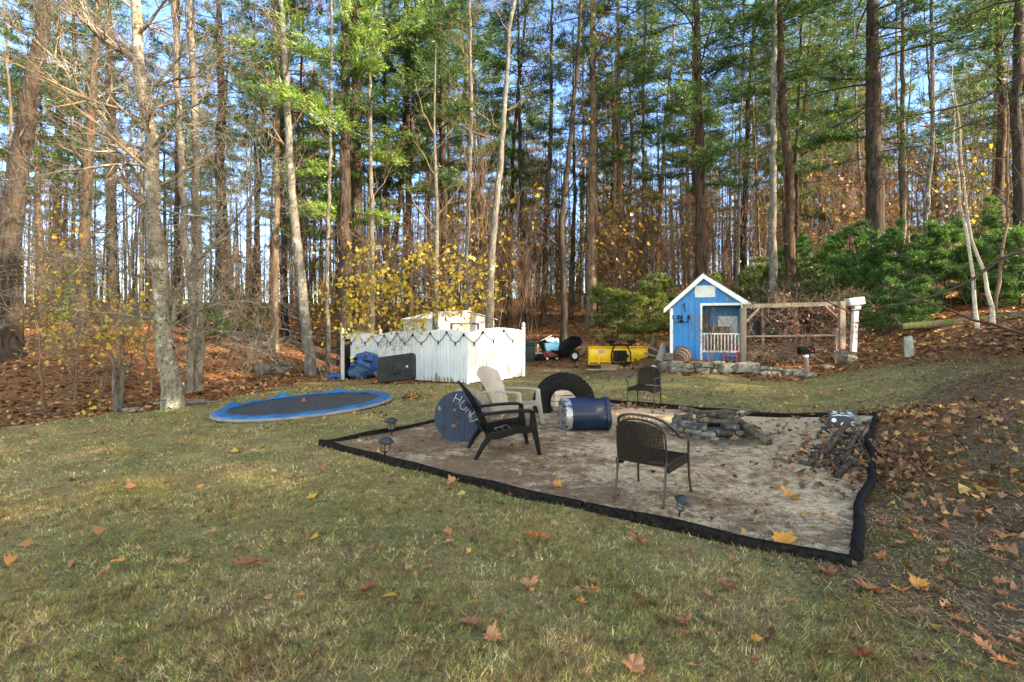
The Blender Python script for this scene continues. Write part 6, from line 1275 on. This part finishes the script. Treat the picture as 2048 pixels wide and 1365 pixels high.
def wheel(parent, x, y, z, r, hub, w_=.1):
    M4 = Matrix.Translation((x, y, z))@Matrix.Rotation(R(90), 4, 'X'); m = MB(); m.lathe([(r*.55,-w_/2),(r*.9,-w_/2),(r,-w_*.3),(r,w_*.3),(r*.9,w_/2),(r*.55,w_/2)], 20, M4, closed=True); wo_ = m.build('wheel', RUBBER, parent, True); m = MB(); m.lathe([(0,w_*.3),(r*.2,w_*.35),(r*.22,w_*.2),(r*.52,w_*.2),(r*.58,w_*.45)], 18, M4); m.lathe([(r*.58,-w_*.45),(0,-w_*.3)], 18, M4); m.build('hub', hub, wo_)
wheel(cart, .05, -.26, .215, .215, WHH); wheel(cart, .42, .78, .215, .215, WHH)
wgp = gp(1104, 722); wg = thing('toy_wagon', 'small dark red plastic wagon loaded with a blue tote', 'wagon', (wgp.x, wgp.y, wgp.z), R(6)); m = MB(); m.prism([(-.30,0,.12),(.28,0,.12),(.34,0,.36),(-.36,0,.36)], (0,.42,0)); m.build('body', mk('dark_red_plastic', (.20,.02,.03), (.14,.015,.02), 4, .45), wg, bevel=.015)
for x in (-.2, .2):
    for y in (-.02, .44): wheel(wg, x, y, .10, .10, WHH, .05)
TOTE = mk('light_blue_plastic', (.12,.34,.48), (.09,.28,.42), 4, .4); tt_ = thing('storage_tote', 'light blue plastic tote heaped with odds and ends on the red wagon', 'tote', (wgp.x, wgp.y, wgp.z+.37), R(6)); m = MB()
m.prism([(-.22,.02,.0),(.26,.02,.0),(.30,0,.36),(-.30,0,.30)], (0,.38,0)); m.build('tub', TOTE, tt_, bevel=.015); m = MB(); m.box((0,.19,.345), (.62,.42,.03), Matrix.Rotation(R(-5), 3, 'Y')); m.build('rim', TOTE, tt_, bevel=.01)
rn = random.Random(41)
def lump(name, label, loc, sz, mat, seed, cat, parent=None):
    rn_ = random.Random(seed); m = MB(); vs = []; nu, nv = 16, 10
    for i in range(nv+1):
        phi = -math.pi/2+math.pi*i/nv
        for j in range(nu):
            th = 2*math.pi*j/nu; k = 1+.16*math.sin(3*th+seed+4*phi)+.10*math.sin(7*th-2*phi*3+seed)+rn_.uniform(-.05, .05); vs.append((sz[0]/2*math.cos(th)*math.cos(phi)*k, sz[1]/2*math.sin(th)*math.cos(phi)*k, max(-sz[2]*.42, sz[2]/2*math.sin(phi)*k)))
    m.add(vs, [(i*nu+j, i*nu+(j+1) % nu, (i+1)*nu+(j+1) % nu, (i+1)*nu+j) for i in range(nv) for j in range(nu)]); o = m.build(name, mat, parent, True); o.location = loc
    if parent is None: tag(o, label, cat)
    return o
lump('plastic_bag', 'crumpled pale green bag on top of the blue tote', (wgp.x-.02, wgp.y+.2, wgp.z+.82), (.42,.3,.20), mk('green_white_bag', (.30,.55,.42), (.62,.68,.66), 9, .4, lo=.45, hi=.55, bmp=.3), 3, 'bag')
lump('plastic_bag', 'small white bag on the right end of the blue tote', (wgp.x+.22, wgp.y+.2, wgp.z+.80), (.16,.2,.22), mk('white_bag', (.6,.62,.64), None, 9, .4), 6, 'bag')
gm = gp(1083, 722); mw = thing('stacked_crates', 'jumble of dark crates with a white tray beside the bin', 'crate', (gm.x, gm.y+.1, gm.z), R(-10)); m = MB(); m.bb(-.2,.25,0,.45,.0,.28); m.build('lower_crate', BLACK_PL, mw, bevel=.03); m = MB(); m.box((.0,.2,.33), (.5,.45,.05), Matrix.Rotation(R(6), 3, 'Y')); m.build('grey_lid', GREYPL, mw); m = MB(); m.box((.1,.2,.66), (.34,.4,.42), Matrix.Rotation(R(-22), 3, 'Y')); m.build('upper_crate', BLACK_PL, mw, bevel=.02); m = MB(); m.box((.17,.2,.93), (.5,.3,.035), Matrix.Rotation(R(-28), 3, 'Y')); m.box((-.14,.0,.5), (.03,.03,.4)); m.build('white_tray', WHITE, mw)
bn = gp(1059, 724); bin_ = thing('wheelie_bin', 'dark green lidded rubbish bin beside the end of the white fence', 'bin', (bn.x, bn.y+.3, bn.z), R(-6)); GB = mk('dark_green_plastic', (.004,.012,.012), (.006,.018,.017), 4, .45); m = MB()
def fr(z, hx, hy, mm, n0): mm.v += [(-hx,-hy,z),(hx,-hy,z),(hx,hy,z),(-hx,hy,z)]
lv_ = [(0,.20,.24),(.72,.26,.31),(.72,.285,.335),(.80,.29,.34)]
for z, hx, hy in lv_: m.v += [(-hx,-hy,z),(hx,-hy,z),(hx,hy,z),(-hx,hy,z)]
for i in range(3):
    for j in range(4): m.f.append((i*4+j, i*4+(j+1) % 4, (i+1)*4+(j+1) % 4, (i+1)*4+j)); m.m.append(0)
m.f.append((0,3,2,1)); m.m.append(0); m.build('body', GB, bin_, bevel=.02); m = MB(); m.prism([(-.30,-.37,.805),(-.30,.36,.805),(-.30,.36,.86),(-.30,.0,.905),(-.30,-.37,.84)], (.60,0,0)); m.build('lid', GB, bin_, bevel=.02); m = MB(); m.tube([(-.2,-.29,.62),(.2,-.29,.62)], .02, 8); m.build('grab_bar', GB, bin_)
# ------------------------------------------------------------------ basketball stand lying down, blue tarps
bs = gp(790, 771); base = thing('ballast_tank', 'black plastic basketball stand base tipped up against the white fence', 'ballast tank', (bs.x, bs.y+.2, bs.z+.50), 0, rot=(R(-10), R(-5), R(-14))); m = MB()
poly = []; w2, h2, cr_ = .64, .44, .09
for cx, cz_, a0 in ((w2-cr_,h2-cr_,0),(-w2+cr_,h2-cr_-.06,90),(-w2+cr_,-h2+cr_,180),(w2-cr_,-h2+cr_+.04,270)):
    for k in range(5): a = R(a0+22.5*k); poly.append((cx+cr_*math.cos(a), -.08, cz_+cr_*math.sin(a)))
m.prism(poly, (0,.17,0)); BBM = mk('faded_black_plastic', (.009,.010,.012), (.024,.026,.028), 5, .5, bmp=.15, spec=.15); m.build('shell', BBM, base, bevel=.02)
M4 = Matrix.Translation((0,-.085,-.02))@Matrix.Rotation(R(90), 4, 'X'); m = MB(); m.lathe([(.08,.0),(.09,.05),(.15,.06),(.20,.04),(.215,.0)], 28, M4); m.build('ring_boss', BBM, base, True); m = MB(); m.lathe([(0,.004),(.235,.004),(.235,.001)], 28, M4); m.lathe([(0,.03),(.08,.03),(.08,0)], 20, M4); m.build('recess', DKG, base)
m = MB()
for z in (.19,-.19): m.bb(-.60,-.28,-.087,-.079,z-.012,z+.012); m.bb(.24,.60,-.087,-.079,z-.012,z+.012)
m.bb(.30,.52,-.088,-.080,-.08,.10); m.bb(-.62,-.50,-.09,-.08,.24,.33); m.bb(-.62,-.50,-.09,-.08,-.34,-.25); m.prism([(.1,-.083,.2),(.32,-.083,.06),(.32,-.083,-.05),(.1,-.083,-.2),(.17,-.083,0)], (0,.006,0)); m.build('groove', DKG, base)
m = MB(); m.bb(.38,.44,-.10,-.089,-.02,.05); m.build('weight_cap', GREYPL, base)
hb = gp(697, 761); hp = thing('basketball_hoop', 'basketball backboard standing on its edge with a red rim and net', 'basketball hoop', (hb.x, hb.y, hb.z), R(-6)); m = MB(); m.bb(-.16,-.02,-.3,.06,.02,1.5); m.build('backboard', mk('grey_board', (.46,.47,.44), (.38,.39,.36), 4, .6, bmp=.05), hp, bevel=.01); m = MB(); m.bb(-.02,.05,-.32,.08,.0,1.52); m.build('board_frame', BLACK_PL, hp, bevel=.01)
m = MB(); m.bb(-.17,-.161,-.28,.04,.35,.42); m.bb(-.17,-.161,-.28,.04,.94,1.0); m.build('board_lines', DKG, hp)
m = MB(); m.tube([(-.43+.23*math.cos(a*math.pi/16), -.22, .70+.26*math.sin(a*math.pi/16)) for a in range(32)], .014, 6, closed=True); m.bb(-.20,-.16,-.27,-.17,.63,.77); rm_ = m.build('rim', mk('rim_red', (.62,.11,.07), None, 5, .5, bmp=0), hp)
m = MB()
for k in range(12):
    a = k*math.pi/6
    for s_ in (-1, 1): m.tube([(-.43+.23*math.cos(a), -.22, .70+.26*math.sin(a)), (-.43+.17*math.cos(a+.26*s_), -.05, .66+.19*math.sin(a+.26*s_)), (-.43+.12*math.cos(a), .12, .60+.14*math.sin(a))], .005, 4)
m.build('net', mk('net_cord', (.5,.47,.42), None, 5, .9, bmp=0), rm_)
m = MB(); m.tube([(.06,.1,.80),(.9,.0,.66)], .045, 10); m.tube([(.06,.0,.62),(.5,.0,.64)], .02, 6); m.build('pole', BLACK_MET, hp, True)
tp = Vector(((728-1024)/F*19.2, 19.0, gzt((728-1024)/F*19.2, 19.0)))
lump('tarp_heap', 'heap of crumpled bright blue tarpaulin behind the backboard', (tp.x+.0, tp.y+.45, tp.z+.42), (1.15,.8,1.0), BLUE_TARP, 5, 'tarp'); lump('tarp_bundle', 'dark blue tarp bundle under the basketball pole', (tp.x-.1, tp.y+.05, tp.z+.24), (.95,.6,.6), mk('dull_blue_tarp', (.02,.07,.16), (.012,.04,.10), 5, .5, bmp=.7, bd=.06), 9, 'tarp'); lump('tarp_scrap', 'blue tarp scrap trailing on the leaves left of the backboard', (hb.x-.45, hb.y+.25, hb.z+.1), (.8,.5,.28), BLUE_TARP, 12, 'tarp'); lump('tarp_scrap', 'blue tarp end between the brown bundle and the black base', (tp.x+.72, tp.y+.2, tp.z+.38), (.6,.4,.3), BLUE_TARP, 14, 'tarp'); lump('brown_sack', 'brown crumpled sack beside the black basketball base', (tp.x+.75, tp.y+.1, tp.z+.16), (.7,.45,.4), mk('sack', (.11,.07,.06), (.18,.12,.10), 8, .9, bmp=.8, bd=.04), 15, 'sack')
# ------------------------------------------------------------------ fallen trees on the right bank
MOSS = barkmat('mossy_bark', (.02,.017,.012), (.09,.075,.055), .4, 7, (.05,.065,.015), .52)
a, b = P(1800, 655, 15.4), P(1930, 648, 15.1); e = P(2120, 628, 14.8)
stick([a, b, e], (.12,.22), 'mossy fallen log lying across the top of the right bank', MOSS, n=14, twigs=((a, a+Vector((-.25,-.1,.3)), .05),))
p0 = gp(60, 870)
for k, (pa, pb, r_, lb) in enumerate((((40,742),(170,712),.04,'fallen branch beside the massive left tree'),((60,700),(150,745),.03,'thin fallen branch crossing another near the massive left tree'),((200,752),(330,740),.035,'fallen branch on the leaves behind the yellow saplings'),((505,760),(600,735),.05,'low rotting branch beyond the trampoline'))):
    A1, B1 = gp(*pa), gp(*pb); A1.z += .08; B1.z += .1; S = []; T = []; d = B1-A1; L = d.length; stick([A1, A1.lerp(B1, .5)+Vector((0,0,.12)), B1], (r_, r_*.5), lb, LOGB, 'branch', 'fallen branches in the left wood', twigs=[(A1+d*f+Vector((0,0,.1)), A1+d*f+Vector((rn.uniform(-.5,.5), -.2, rn.uniform(.3,.7))), r_*.5) for f in (.3,.45,.6,.75)])
